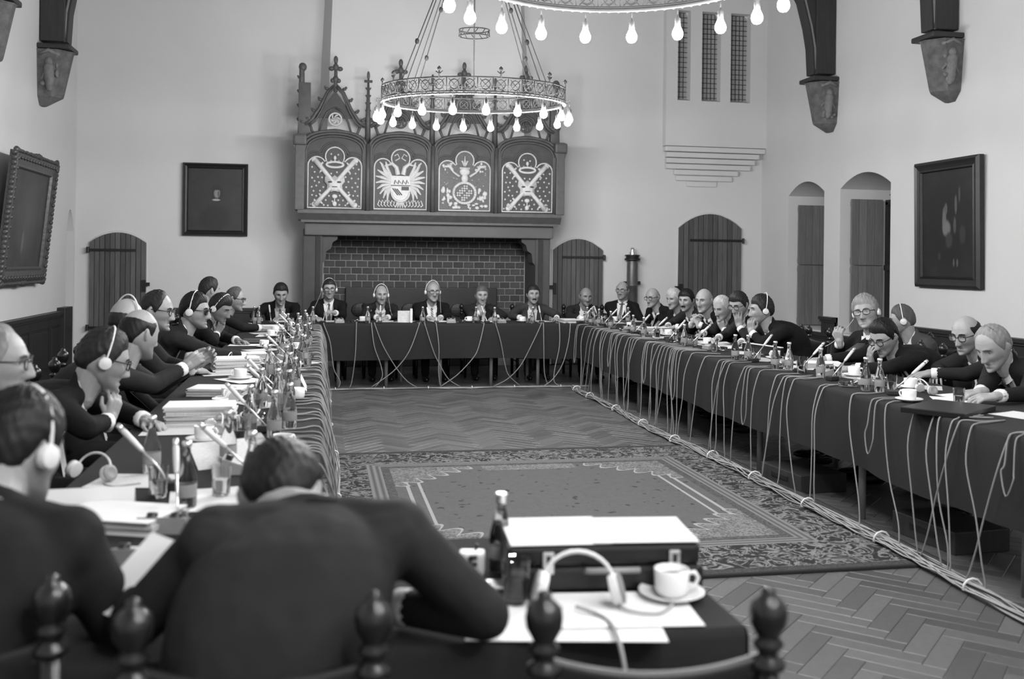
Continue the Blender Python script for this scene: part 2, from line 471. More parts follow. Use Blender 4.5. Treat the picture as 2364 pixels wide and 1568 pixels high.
# --- plank doors in the back wall
def plank_door(name, x0, x1, zs, rise, n, hinges, knobside):
    xc=(x0+x1)/2; W=x1-x0
    r=tag(empty(name,(xc,YB,0)),kind='structure')
    top=lambda x: zs+rise*(1-(2*x/W)**2)
    mb=MB(); mb.prism([(-W/2,0),(W/2,0)]+[(W/2-W*i/12,top(W/2-W*i/12)) for i in range(13)],-.012,.02); mb.build('back_board',MAT['soot'],r)
    for i in range(n):
        a=-W/2+W*i/n+.0035; b=-W/2+W*(i+1)/n-.0035; m_=(a+b)/2
        p=MB(); y=-.045-.006*((i*7)%3)
        p.prism([(a,.01),(b,.01),(b,top(b)),(m_,top(m_)+.001),(a,top(a))],y,-.012)
        p.build('plank',MAT['door'],r)
    for z in hinges:
        p=MB(); s=1 if knobside<0 else -1
        p.box((s*W*.10,-.062,z),(W*.85,.014,.035)); p.tube([(s*W*.52,-.06,z-.04),(s*W*.52,-.06,z+.04)],.02,8)
        p.build('hinge_strap',MAT['iron'],r)
    p=MB(); p.box((knobside*W*.47,-.065,1.12),(.05,.03,.16)); p.box((knobside*W*.53,-.06,1.14),(.06,.025,.05)); p.build('latch',MAT['iron'],r)
    mb=MB()
    pts=[(W/2-W*i/14,0,top(W/2-W*i/14)) for i in range(15)]
    mb.tube([(W/2+.012,-.004,0)]+[(x,-.004,z+.01) for x,_,z in pts]+[(-W/2-.012,-.004,0)],.016,6); mb.build('plaster_edge',MAT['plaster'],r)
    return r
plank_door('door_1',-3.06,-2.33,1.70,.14,11,(1.60,.55),1)
plank_door('door_2',3.36,4.12,1.68,.17,11,(1.58,.5),-1)
plank_door('door_3',5.30,6.31,2.04,.22,13,(1.86,.6),-1)

# --- shuttered windows in the right wall
def niche_window(name, y0, y1):
    r=tag(empty(name,(XR+.62,(y0+y1)/2,.62)),kind='structure'); W=y1-y0; H=2.05
    mb=MB(); mb.box((.10,0,H/2),(.01,W,H)); mb.build('pane',MAT['pane_lit'],r)
    mb=MB()
    for k in range(1,int(W/.11)+1): mb.box((.09,-W/2+k*.11,H/2),(.014,.010,H))
    for k in range(1,int(H/.13)+1): mb.box((.09,0,k*.13),(.014,W,.010))
    mb.build('lead_lattice',MAT['lead'],r)
    mb=MB()
    for y in (-W/2+.03,W/2-.03): mb.box((.06,y,.86),(.07,.06,1.72))
    mb.box((.055,0,.86),(.09,W,.07)); mb.box((.06,0,1.72),(.07,W,.06))
    mb.build('frame',MAT['oak_dark'],r)
    # folded shutter leaves against the far jamb
    for zc,hh in ((1.32,.86),(.45,.86)):
        sh=empty('shutter',(0,0,0)); sh.parent=r
        for k in range(4):
            p=MB(); p.bbox((-.435+k*.112,W/2-.045,zc),(.108,.03,hh),.004); p.build('plank',MAT['shutter'],sh)
        p=MB()
        for dz in (-hh/2+.06,hh/2-.06): p.box((-.27,W/2-.025,zc+dz),(.43,.02,.07))
        p.build('batten',MAT['shutter'],sh)
    return r
m_,nt_,b_=newmat('dusk_window_pane',.30,.15); n_=noise(nt_,coords(nt_,'Object'),3,2); setcol(nt_,b_,n_*.25+.22); MAT['pane_lit']=m_
niche_window('window_4',10.77,11.94); niche_window('window_5',12.36,13.40)

# --- roof braces on carved stone corbels
def truss(side, Y, figure):
    """side -1: left wall, +1: right wall"""
    xw=XL if side<0 else XR
    k=1 if side<0 else -1
    nm='left' if side<0 else 'right'
    c=empty('stone_corbel',(xw,Y,3.27),label=figure,cat='corbel',group='stone corbels under the roof braces')
    mb=MB(); secs=[(0,.07,.06),(.10,.24,.15),(.13,.25,.155),(.62,.35,.20),(.64,.37,.21)]
    vs=[]
    for z,p,w_ in secs:
        vs+= [(k*x,y,z) for x,y in ((-.02,-w_),(p*.62,-w_),(p,-w_*.25),(p,w_*.25),(p*.62,w_),(-.02,w_))]
    fs=[]; n=6
    for i in range(len(secs)-1):
        for j in range(n): fs.append((i*n+j,i*n+(j+1)%n,(i+1)*n+(j+1)%n,(i+1)*n+j))
    fs+=[tuple(range(n)),tuple(range(n*len(secs)-n,n*len(secs)))]
    mb.add(vs,fs); mb.build('block',MAT['corbel'],c)
    # carved figure in relief on the near face
    mb=MB(); rr=random.Random(int(Y*10)+side)
    mb.ball((k*.13,-.185,.50),(.042,.04,.05)); mb.capsule((k*.13,-.18,.43),(k*.14,-.165,.20),.06,.045,8); mb.tube([(k*.03,-.19,.58),(k*.13,-.20,.63),(k*.24,-.17,.58)],.022,6)
    for q in range(7): mb.ball((k*rr.uniform(.04,.22),-.17,rr.uniform(.18,.52)),(rr.uniform(.015,.04),.022,rr.uniform(.02,.05)),8,6)
    mb.capsule((k*.10,-.17,.40),(k*.05,-.165,.30),.018,.014,6); mb.capsule((k*.16,-.17,.40),(k*.22,-.16,.33),.018,.014,6)
    mb.build('carved_figure',MAT['corbel_fig'],c,smooth=True)
    mb=MB(); mb.bbox((k*.18,0,.68),(.375,.41,.06),.02); mb.build('abacus',MAT['oak_dark'],c)
    b=empty('roof_brace',(xw,Y,4.02),label='dark curved oak roof brace rising off '+('the far ' if Y>11 else 'the near ')+nm+' wall corbel',cat='beam')
    mb=MB(); mb.bbox((k*.15,0,1.25),(.28,.24,2.5),.015); mb.build('wall_post',MAT['oak_dark'],b)
    inner=[(.31,0),(.33,.35),(.38,.62),(.47,.95),(.70,1.35),(1.1,1.8),(1.7,2.2),(2.3,2.45)]
    poly=[(k*.27,0)]+[(k*x,z) for x,z in inner]+[(k*2.3,2.5),(k*.27,2.5)]
    mb=MB(); mb.prism(poly,-.10,.10); mb.build('curved_brace',MAT['oak_dark'],b)
    mb=MB()
    for y in (-.10,.10): mb.tube([(k*(x-.035),y,z) for x,z in inner],.014,6)
    mb.build('moulding',MAT['tablewood'],b)
truss(-1,12.55,'narrow weathered stone corbel on the left wall nearest the corner')
truss(-1,10.25,'carved stone corbel cut off by the upper left picture edge')
truss(1,12.20,'carved stone corbel above the two shuttered windows')
truss(1,9.62,'large carved stone corbel above the painting on the right wall')
for Y in (12.4,9.75,7.1,4.4):
    mb=MB(); mb.bbox((0,0,0),(XR-XL,.28,.30),.02); tag(mb.build('trim_7',MAT['oak_dark'],loc=((XL+XR)/2,Y,6.42)),kind='structure')

# ------------------------------------------------------------------ the great fireplace
FY=13.40
def FX(px): return at(px,500,Y=FY).x
def FZ(px,py): return at(px,py,Y=FY).z
fx0,fx1=-.28,3.24; fxc=(fx0+fx1)/2
fp=empty('fireplace',(fxc,YB,0),label='huge carved stone and oak fireplace with four heraldic panels and gables',cat='fireplace')
def FB(mb,name,mat,smooth=False,parent=None): 
    o=mb.build(name,mat,parent or fp,smooth)
    if parent is None: o.location=(-fxc,-YB,0)
    return o
# jambs, hearth box, lintel
ZO=1.815; ZS=2.085
for (a,b) in ((fx0+.05,.03),(2.93,fx1-.10)):
    mb=MB(); mb.bbox(((a+b)/2,(FY+.1+YB)/2,ZO/2+.05),(b-a,YB-FY-.1,ZO+.1),.02)
    FB(mb,'jamb',MAT['jamb'])
for s,xa in ((1,.03),(-1,2.93)):
    # curved consoles under the lintel ends
    poly=[(xa,ZO+.04),(xa+s*.20,ZO+.04),(xa+s*.19,ZO-.04),(xa+s*.13,ZO-.08),(xa+s*.11,ZO-.16),(xa+s*.05,ZO-.20),(xa+s*.035,ZO-.32),(xa,ZO-.36)]
    mb=MB(); mb.prism(poly,FY+.12,FY+.42); FB(mb,'console',MAT['jamb'])
mb=MB(); mb.bbox((fxc,FY+.22,(ZO+ZS)/2),(fx1-fx0-.14,.36,ZS-ZO-.02),.02); FB(mb,'lintel',MAT['lintel'])
mb=MB(); mb.prism([(FY+.02,ZS-.06),(FY-.05,ZS+.03),(FY-.05,ZS+.07),(FY+.3,ZS+.07),(FY+.3,ZS-.06)],fx0-.02,fx1+.02,ax='x')
mb.box((fxc,FY,ZS-.075),(fx1-fx0-.05,.08,.03)); FB(mb,'cornice',MAT['carved'])
mb=MB(); mb.box((1.48,YB-.04,.95),(2.9,.08,1.9)); FB(mb,'mortar_bed',MAT['mortar'])
mb=MB(); mb.box((-.03,YB-.42,.95),(.06,.8,1.9)); mb.box((3.0,YB-.42,.95),(.06,.8,1.9)); mb.box((1.48,YB-.35,1.93),(2.9,.7,.06)); FB(mb,'hearth_lining',MAT['soot'])
def brick_mesh(w_):
    mb=MB(); mb.bbox((0,0,0),(w_,.05,.0855),.005); return mb.mesh('brick',MAT['brick'],False)
BRK={}
for r_ in range(12):
    z=.78+r_*.0955
    for c_ in range(20):
        x=.05+c_*.152+(.076 if r_%2 else 0)
        a_,b_=max(x-.0715,.045),min(x+.0715,2.915)
        if b_-a_>.03:
            w_=round(b_-a_,3)
            if w_ not in BRK: BRK[w_]=brick_mesh(w_)
            link('brick',BRK[w_],fp,((a_+b_)/2-fxc,-.064-.003*((c_*5+r_*3)%3),z))
mb=MB(); mb.bbox((1.43,YB-.13,.56),(2.16,.05,1.12),.01)
for i in range(6): mb.ball((.55+i*.35,YB-.155,.8),(.12,.02,.10))
FB(mb,'iron_fireback',MAT['iron'])
# plaster hood
mb=MB(); hb=[(.06-.02,FY+.42),(2.86,FY+.42),(3.1,YB),(-.1,YB)]
ht=[(.17,FY+.55),(2.72,FY+.55),(2.8,YB),(.08,YB)]
vs=[(x,y,2.15) for x,y in hb]+[(x,y,ZC) for x,y in ht]
mb.add(vs,[(0,1,5,4),(1,2,6,5),(3,0,4,7),(4,5,6,7),(3,2,1,0),(2,3,7,6)]); FB(mb,'plaster_hood',MAT['plaster'])
# heraldic storey: four bays
BX=[fx0+.02+i*(fx1-fx0-.04)/4 for i in range(5)]
ZP0=ZS+.07
def trefoil(w_, s=1.0):
    """panel outline of width w_ (x,z), base at z=0; s scales about the middle for parallel mouldings"""
    h=w_
    L=[(-.5,0),(-.5,.80)]+arc(-.335,.80,.165,180,28,8)+arc(0,.975,.178,206,-26,12)+arc(.335,.80,.165,152,0,8)+[(.5,.80),(.5,0)]
    return [(x*w_*s,(z-.5)*w_*s+.5*w_) for x,z in L]
def trefoil_off(w_,o):
    rs,rt=.165+o,.178+o
    # where the shoulder circle meets the top lobe
    dx,dz=.335,.175; d=math.hypot(dx,dz); a=(rs*rs-rt*rt+d*d)/(2*d); h=math.sqrt(max(rs*rs-a*a,0))
    ix=-.335+a*dx/d-h*dz/d; iz=.80+a*dz/d+h*dx/d
    a1=math.degrees(math.atan2(iz-.80,ix+.335)); a2=math.degrees(math.atan2(iz-.975,ix))
    if a2<0: a2+=360
    L=[(-.5-o,0),(-.5-o,.80)]+arc(-.335,.80,rs,180,a1,8)+arc(0,.975,rt,a2,180-a2,12)+arc(.335,.80,rs,180-a1,0,8)+[(.5+o,.80),(.5+o,0)]
    return [(x*w_,z*w_) for x,z in L]
for i in range(4):
    xa,xb=BX[i],BX[i+1]; xm=(xa+xb)/2; w_=xb-xa
    bay_=empty('heraldic_bay',(xm-fxc,FY-YB,ZP0)); bay_.parent=fp
    # oak surround with a scalloped head
    head=[(-w_/2,.86)]+[(-w_/2+w_*t/14,.86+.23*math.sin(math.pi*t/14)**.7) for t in range(15)]+[(w_/2,.86)]
    mb=MB(); mb.prism([(-w_/2,0),(w_/2,0)]+head[::-1],.045,.42); mb.build('surround',MAT['carved_dk'],bay_)
    mb=MB(); PWD=.70
    for k,(off,rad) in enumerate(((.115,.016),(.075,.013),(.045,.010))):
        hp=[(-w_/2+.02+k*.022,.02)]+[(-w_/2+.02+k*.022,.80)]+[((-w_/2+.02+k*.022)*math.cos(math.pi*t/14),.80+ (.03+.23*math.sin(math.pi*t/14)**.7)-k*.035) for t in range(1,14)]+[(w_/2-.02-k*.022,.80),(w_/2-.02-k*.022,.02)]
        mb.tube([(x,.04-.004*k,z) for x,z in hp],rad+.006,7)
    for o_ in (.035,.07,.105): mb.tube([(x*1.0,.042,z+.035) for x,z in trefoil_off(PWD,o_)],.010,6)
    mb.tube([(-w_/2,.02,0),(-w_/2,.02,.9)],.03,8)
    mb.build('moulding',MAT['carved'],bay_,smooth=True)
    pan=empty('panel',(0,.03,.035)); pan.parent=bay_
    tf=trefoil(PWD)
    mb=MB(); mb.prism(tf,0.0,.02); mb.build('ground',MAT['panelbg'] if i in(0,1,3) else MAT['panelbg2'],pan)
    mb=MB(); mb.tube([(x,-.012,z) for x,z in tf],.011,6,closed=True); mb.build('border',MAT['cream'],pan,smooth=True)
    mb=MB(); S=PWD; rr=random.Random(40+i)
    def P(x,z,y=-.015): return (x*S,y,z*S)
    if i in (0,3):
        # crossed ragged staffs over a fire steel, crown above, strewn stars
        for s in (1,-1):
            pts=[P(-s*.36,.90),P(-s*.18,.68),P(0,.48),P(s*.0,.46)]
            mb.tube([P(-s*.37,.90),P(-s*.20,.70),P(s*.0,.46),P(s*.22,.22),P(s*.36,.05)],[.038,.031,.030,.030,.040],8)
            for (t,o) in ((.12,1),(.2,-1),(.82,1),(.9,-1),(.95,1)):
                x=-s*.37+s*.73*t; z=.90-.85*t
                mb.tube([P(x,z),P(x+o*s*.065,z+o*.065)],[.022,.012],6)
            mb.ball(P(-s*.385,.90),(.042,.02,.036),8,6); mb.ball(P(s*.375,.06),(.044,.02,.036),8,6)
            mb.ball(P(s*.13,.54),(.035,.02,.045),10,7)
        mb.prism([(x*S,z*S) for x,z in ((-.18,.60),(-.19,.50),(-.14,.44),(-.15,.34),(-.06,.30),(0,.33),(.06,.30),(.15,.34),(.14,.44),(.19,.50),(.18,.60),(.08,.56),(0,.62),(-.08,.56))],-.035,0)
        mb.ball(P(0,.42,-.03),(.085,.02,.075),10,7)
        mb.tube([P(.16*math.cos(a),.82+.052*math.sin(a)) for a in [k*math.pi/10 for k in range(20)]],.017,6,closed=True)
        for k in range(-2,3): mb.tube([P(k*.07,.86-.01*abs(k)),P(k*.075,.93-.02*abs(k))],[.012,.006],5)
        mb.ball(P(0,.95),(.022,.014,.03),8,6)
        mb.ball(P(0,.22),(.04,.014,.03),8,6); mb.ball(P(0,.08),(.032,.014,.035),8,6); mb.tube([P(0,.1),P(0,.19)],.008,5)
        mb.build('emblem',MAT['cream'],pan,smooth=True)
        mb=MB()
        for s in (1,-1): mb.ball(P(s*.085,.49,-.045),(.030,.010,.012),8,5,Matrix.Identity(4))
        mb.tube([P(-.05,.40,-.053),P(.05,.40,-.053)],.006,5)
        mb.build('emblem_hollows',MAT['panelbg'],pan,smooth=True)
        mb=MB()
        for k in range(108):
            x,z=-.44+(k%9)*.11+(.055 if (k//9)%2 else 0)+rr.uniform(-.02,.02),.05+(k//9)*.088+rr.uniform(-.015,.015)
            if abs(x)>.46: continue
            if z>.92 and abs(x)>.12: continue
            if abs(abs(x)-abs(z-.46)*.86)<.07 or (abs(x)<.2 and .28<z<.64) or (abs(x)<.22 and .74<z<.95): continue
            mb.ball(P(x,z,-.002),(.014,.009,.014),6,4)
        tag(mb.build('stars',MAT['cream'],pan,smooth=True),kind='stuff')
    elif i==1:
        # double-headed eagle with a quartered shield and collar
        for s in (1,-1):
            for k in range(9):
                a=math.radians(66-k*17); L=.36-.012*abs(k-2)
                bx,bz=s*.16,.60-k*.022
                mb.tube([P(bx,bz),P(bx+s*L*.5*math.cos(a)+s*.03,bz+L*.55*math.sin(a)+.02),P(bx+s*L*math.cos(a)*.92,bz+L*math.sin(a))],[.014,.023,.009],6)
            mb.tube([P(s*.20,.56),P(s*.30,.72),P(s*.36,.86),P(s*.40,.90)],[.026,.024,.016,.008],6)
            mb.tube([P(s*.05,.66),P(s*.08,.80),P(s*.16,.87),P(s*.24,.84)],[.034,.03,.024,.012],7)
            mb.tube([P(s*.24,.85),P(s*.30,.83),P(s*.27,.78)],[.012,.010,.004],5)
            mb.tube([P(s*.10,.93),P(s*.02,.98),P(s*.06,1.06),P(s*.12,1.02)],.009,5)
            for k in range(6): mb.tube([P(s*(.06+.06*k),.10+.02*(k%2)),P(s*(.10+.06*k),.17),P(s*(.13+.06*k),.08),P(s*(.09+.06*k),.05)],.009,5)
        mb.tube([P(.17*math.cos(a),.32+.17*math.sin(a),-.03) for a in [math.pi+k*math.pi/10 for k in range(11)]],.016,6)
        for k in range(5): mb.tube([P((k-2)*.02,.14),P((k-2)*.05,.03)],[.014,.008],5)
        mb.prism([(x*S,z*S) for x,z in ((-.18,.64),(.18,.64),(.18,.34),(.12,.22),(0,.15),(-.12,.22),(-.18,.34))],-.03,0)
        mb.build('emblem',MAT['cream'],pan,smooth='auto')
        mb=MB()
        mb.box(P(.09,.40,-.032),(.10,.006,.05)); mb.box(P(0,.455,-.032),(.26,.006,.012))
        for k in range(3): mb.tube([P(-.15+k*.04,.40-k*.005,-.032),P(-.05+k*.04,.27,-.032)],.008,5)
        for x in (-.12,-.05,.03,.10): mb.tube([P(x,.48,-.032),P(x+.02,.56,-.032),P(x+.05,.50,-.032)],.007,5)
        mb.build('shield_charges',MAT['panelbg'],pan)
    else:
        # quartered shield in a collar, helm and lily crest, mantling and trophies
        mb.tube([P(.215*math.cos(a),.34+.20*math.sin(a)) for a in [k*math.pi/14 for k in range(28)]],.022,6,closed=True)
        for k in range(26):
            a=k*2*math.pi/26; mb.ball(P(.215*math.cos(a),.34+.20*math.sin(a),-.03),(.016,.012,.016),6,4)
        for gx in range(-3,4):
            for gz in range(-3,4):
                if gx*gx+gz*gz<11 and (gx*3+gz*5)%4!=0: mb.ball(P(gx*.045,.34+gz*.045,-.012),(.017,.012,.015),6,4)
        mb.ball(P(0,.62),(.05,.03,.06)); mb.ball(P(0,.75),(.075,.03,.055)); mb.tube([P(-.10,.82),P(.10,.82)],.016,6)
        for k in (-1,0,1): mb.tube([P(k*.01,.86),P(k*.05,.96),P(k*.07,1.02 if k==0 else .96)],[.012,.014,.006],5)
        mb.tube([P(0,.86),P(0,1.06)],[.016,.006],6)
        for s in (1,-1):
            mb.tube([P(s*.10,.66),P(s*.22,.74),P(s*.30,.86),P(s*.42,.84)],[.02,.014,.03,.012],6)
            for k in range(9): mb.ball(P(s*rr.uniform(.22,.42),rr.uniform(.76,.92)),(rr.uniform(.012,.03),.014,rr.uniform(.012,.03)),7,5)
            for k in range(13): mb.ball(P(s*rr.uniform(.25,.42),rr.uniform(.18,.42)),(rr.uniform(.012,.035),.014,rr.uniform(.015,.04)),7,5)
            for k in range(10): mb.ball(P(s*rr.uniform(.08,.42),rr.uniform(.04,.14)),(rr.uniform(.015,.035),.014,rr.uniform(.012,.025)),7,5)
            for k in range(7): mb.ball(P(s*rr.uniform(.12,.45),rr.uniform(.45,.75),-.004),(.008,.008,.008),6,4)
        mb.build('emblem',MAT['cream'],pan,smooth=True)
# corner blocks, pinnacles, gables
for x in (fx0,fx1):
    mb=MB(); mb.bbox((x,FY+.12,ZP0+.50),(.12,.34,1.0),.01); mb.bbox((x,FY+.06,ZP0+.92),(.18,.30,.14),.03); mb.prism([(x-.09,ZP0+.86),(x+.09,ZP0+.86),(x+.04,ZP0+.72),(x-.04,ZP0+.72)],FY-.04,FY+.2)
    FB(mb,'corner_block',MAT['carved'])
def crocket(mb,x,z,s,y,k=1.0):
    mb.ball((x+s*.028*k,y,z+.012*k),(.030*k,.022,.022*k),8,5); mb.ball((x+s*.05*k,y,z+.032*k),(.018*k,.016,.018*k),7,5)
def finial(mb,x,z,y,k=1.0):
    mb.tube([(x,y,z-.1*k),(x,y,z+.30*k)],[.03*k,.02*k],7)
    for zz,ww in ((.05,.07),(.21,.095)):
        for s in (1,-1): mb.ball((x+s*ww*.6*k,y,z+zz*k),(ww*.42*k,.03*k,.032*k),8,5)
        mb.ball((x,y,z+(zz+.02)*k),(.04*k,.04*k,.05*k),8,6)
    mb.ball((x,y,z+.33*k),(.03*k,.03*k,.055*k),8,6)
yg=FY+.16
for i in range(4):
    xm=(BX[i]+BX[i+1])/2; w_=BX[1]-BX[0]
    g=empty('gable',(xm-fxc,0,0)); g.parent=fp
    zb,za=ZP0+1.13,ZP0+1.68
    rake=[(-w_*.46,zb+.02),(-w_*.36,zb+.08),(-w_*.24,zb+.24),(-w_*.12,zb+.46),(-.015,za)]
    yy=yg-YB
    mb=MB()
    for s in (1,-1):
        mb.tube([(s*-x,yy,z) for x,z in rake],.026,7); mb.tube([(s*-x*.86,yy-.03,z-.02) for x,z in rake],.014,6)
        for t in range(6):
            q=t/5.0*(len(rake)-1); a=int(min(q,len(rake)-2)); fr=q-a
            x=rake[a][0]*(1-fr)+rake[a+1][0]*fr; z=rake[a][1]*(1-fr)+rake[a+1][1]*fr
            if t<5: crocket(mb,s*-x*1.02,z+.02,s,yy)
        mb.tube([(s*w_*.40,yy,zb+.06),(s*w_*.34,yy,zb-.08),(s*w_*.25,yy,zb-.10)],[.022,.018,.014],6); mb.ball((s*w_*.25,yy,zb-.10),(.035,.03,.03),8,6)
        mb.tube([(s*w_*.25,yy,zb-.09),(s*w_*.20,yy,zb+.06),(s*w_*.12,yy,zb+.20),(0,yy,zb+.26)],.015,6)
    mb.build('tracery',MAT['carved'],g,smooth=True)
    mb=MB(); mb.prism([(-w_*.30,zb+.12),(w_*.30,zb+.12),(.0,za-.06)],yy+.01,yy+.04); mb.build('infill',MAT['carved_dk'],g)
    mb=MB(); mb.tube([(.082*math.cos(a),yy-.02,zb+.10+.082*math.sin(a)) for a in [k*math.pi/10 for k in range(20)]],.014,6,closed=True)
    for k in range(6):
        a=k*math.pi/3; mb.tube([(.065*math.cos(a+j*.45)*(1-j*.3),yy-.02,zb+.10+.065*math.sin(a+j*.45)*(1-j*.3)) for j in range(4)],[.012,.013,.010,.005],5)
    mb.build('whirl_boss',MAT['cream'] if i==0 else MAT['carved'],g,smooth=True)
    mb=MB(); finial(mb,0,za+.02,yy,1.0); mb.build('finial',MAT['carved'],g,smooth=True)
    if i<3:
        mb=MB(); x=BX[i+1]-fxc; zt=ZP0+1.80
        mb.tube([(x,yy,ZP0+.85),(x,yy,ZP0+1.30),(x,yy,zt)],[.04,.034,.012],6)
        for t in range(5): 
            for s in (1,-1): crocket(mb,x,ZP0+1.25+t*.1,s,yy,.6)
        mb.ball((x,yy,zt+.04),(.022,.022,.06),7,5); mb.box((x,yy,zt-.04),(.11,.03,.03))
        mb.build('pinnacle',MAT['carved'],fp,smooth=True)
for x,s in ((fx0+.05,-1),(fx1-.05,1)):
    mb=MB(); mb.bbox((x-fxc,FY+.2-YB,ZP0+1.28),(.16 if s<0 else .10,.10,.86 if s<0 else .7),.008)
    zt=ZP0+1.70 if s<0 else ZP0+1.62
    mb.tube([(x-fxc-.04*s*-1,FY+.2-YB,ZP0+.9),(x-fxc+.04*s,FY+.2-YB,zt+.22)],[.05,.035],7)
    for t in range(4): crocket(mb,x-fxc+.05*s,ZP0+1.2+t*.19,s,FY+.2-YB,.8)
    mb.ball((x-fxc+.03*s,FY+.2-YB,zt+.22),(.055,.05,.06),9,6)
    mb.build('corner_pinnacle',MAT['carved'],fp,smooth='auto')
# ------------------------------------------------------------------ chandeliers
def make_chandelier():
    root=empty('chandelier',(0,0,0))
    R=.90; n=48; zr=.16
    def ringtube(r,z,rad,k=6): 
        return MB().tube([(r*math.cos(2*math.pi*i/n),r*math.sin(2*math.pi*i/n),z) for i in range(n)],rad,k,closed=True)
    mb=ringtube(R,zr,.010); a=ringtube(R,zr+.13,.008); mb.add(a.v,a.f); a=ringtube(R-.012,zr-.018,.013); mb.add(a.v,a.f)
    # pierced band: quatrefoil loops between two hoops
    for i in range(40):
        th=2*math.pi*i/40
        u=Vector((-math.sin(th),math.cos(th),0)); c=Vector((R*math.cos(th),R*math.sin(th),zr+.065))
        mb.tube([c+u*.045*math.cos(q)+Vector((0,0,.045*math.sin(q))) for q in [k*math.pi/4 for k in range(8)]],.006,4,closed=True)
        th2=th+math.pi/40; c2=Vector((R*math.cos(th2),R*math.sin(th2),zr))
        mb.tube([c2,c2+Vector((0,0,.13))],.006,4)
        mb.tube([c-u*.05-Vector((0,0,.05)),c+u*.05+Vector((0,0,.05))],.004,4); mb.tube([c+u*.05-Vector((0,0,.05)),c-u*.05+Vector((0,0,.05))],.004,4)
    mb.build('pierced_band',MAT['wrought'],root,smooth=True)
    mb=MB()
    for i in range(96):
        th=2*math.pi*i/96; mb.ball((R*math.cos(th)*1.005,R*math.sin(th)*1.005,zr-.02),.012,5,4)
    tag(mb.build('beading',MAT['wrought'],root,smooth=True),kind='stuff')
    for i in range(10):
        mb=MB(); th=2*math.pi*i/10; c=Vector((R*math.cos(th),R*math.sin(th),zr+.13)); u=Vector((-math.sin(th),math.cos(th),0))
        mb.tube([c,c+Vector((0,0,.10))],[.010,.005],5); mb.ball(c+Vector((0,0,.075)),(.02,.02,.02),6,5)
        for s in (1,-1): mb.tube([c+Vector((0,0,.03)),c+u*s*.035+Vector((0,0,.055))],[.008,.005],4)
        mb.build('cresting',MAT['wrought'],root,smooth=True)
    # small upper crown, centre rod, chains
    mb=MB()
    for z in (.80,.86): mb.tube([(.15*math.cos(2*math.pi*i/20),.15*math.sin(2*math.pi*i/20),z) for i in range(20)],.007,5,closed=True)
    for i in range(12):
        th=2*math.pi*i/12; mb.tube([(.15*math.cos(th),.15*math.sin(th),.80),(.15*math.cos(th+.3),.15*math.sin(th+.3),.86)],.005,4)
    mb.build('upper_crown',MAT['wrought'],root,smooth=True)
    mb=MB(); mb.tube([(0,0,.30),(0,0,3.2)],.008,6); mb.ball((0,0,.30),.025,8,6); mb.build('centre_rod',MAT['wrought'],root,smooth=True)
    for i in range(4):
        th=math.pi/4+i*math.pi/2; a=Vector((R*math.cos(th),R*math.sin(th),zr+.13)); b=Vector((0.02*math.cos(th),.02*math.sin(th),2.15))
        mb=MB(); mb.tube([a,b],.006,5)
        for k in (.2,.45,.7): 
            p=a.lerp(b,k); mb.ball(p,(.022,.022,.03),7,5)
        u=Vector((-math.sin(th),math.cos(th),0))*.08
        mb.tube([a+u,a.lerp(b,.98)],.005,5)
        mb.build('chain',MAT['wrought'],root,smooth=True)
        mb=MB(); c=Vector((0,0,.30)); mb.tube([a-Vector((0,0,.02)),c],.004,4); mb.build('spoke',MAT['wrought'],root,smooth=True)
    bm_=MB(); bm_.lathe([(.004,-.055),(.020,-.050),(.031,-.036),(.035,-.020),(.033,-.004),(.024,.016),(.017,.032),(.0165,.045)],12)
    bme=bm_.mesh('bulb',MAT['bulb'],True)
    hb=MB(); hb.lathe([(.017,.040),(.019,.045),(.019,.080),(.008,.088),(.003,.105)],8); hb.tube([(0,0,.10),(0,0,.16)],.003,5)
    hme=hb.mesh('bulb_holder',MAT['wrought'],True)
    for i in range(20):
        th=2*math.pi*(i+.5)/20
        b=link('bulb',bme,root,(.95*math.cos(th),.95*math.sin(th),0))
        link('bulb_holder',hme,b)
        
    mb=MB(); mb.tube([(.95,0,.155),(.95,0,.17),(R,0,.16)],.004,4); ame=mb.mesh('bulb_arm',MAT['wrought'],True)
    for i in range(20): link('bulb_arm',ame,root,rot=(0,0,2*math.pi*(i+.5)/20))
    return root
ch=make_chandelier()
def place_ch(o,x,y,z,rz,tilt,label):
    o.location=(x,y,z); o.rotation_euler=(math.radians(tilt),0,rz); tag(o,label,'chandelier','wheel chandeliers')
CH_Y=(9.73,5.26,0.8)
place_ch(ch,1.47,CH_Y[0],2.915,-YAW,3.0,'iron wheel chandelier with lit bulbs hanging before the fireplace')
c2=copy_tree(ch); place_ch(c2,1.58,CH_Y[1],2.97,-YAW-.05,0,'nearer wheel chandelier of lit bulbs cut by the top edge')
c3=copy_tree(ch); place_ch(c3,1.58,CH_Y[2],2.97,0,0,'third wheel chandelier of lit bulbs overhead behind the viewer')

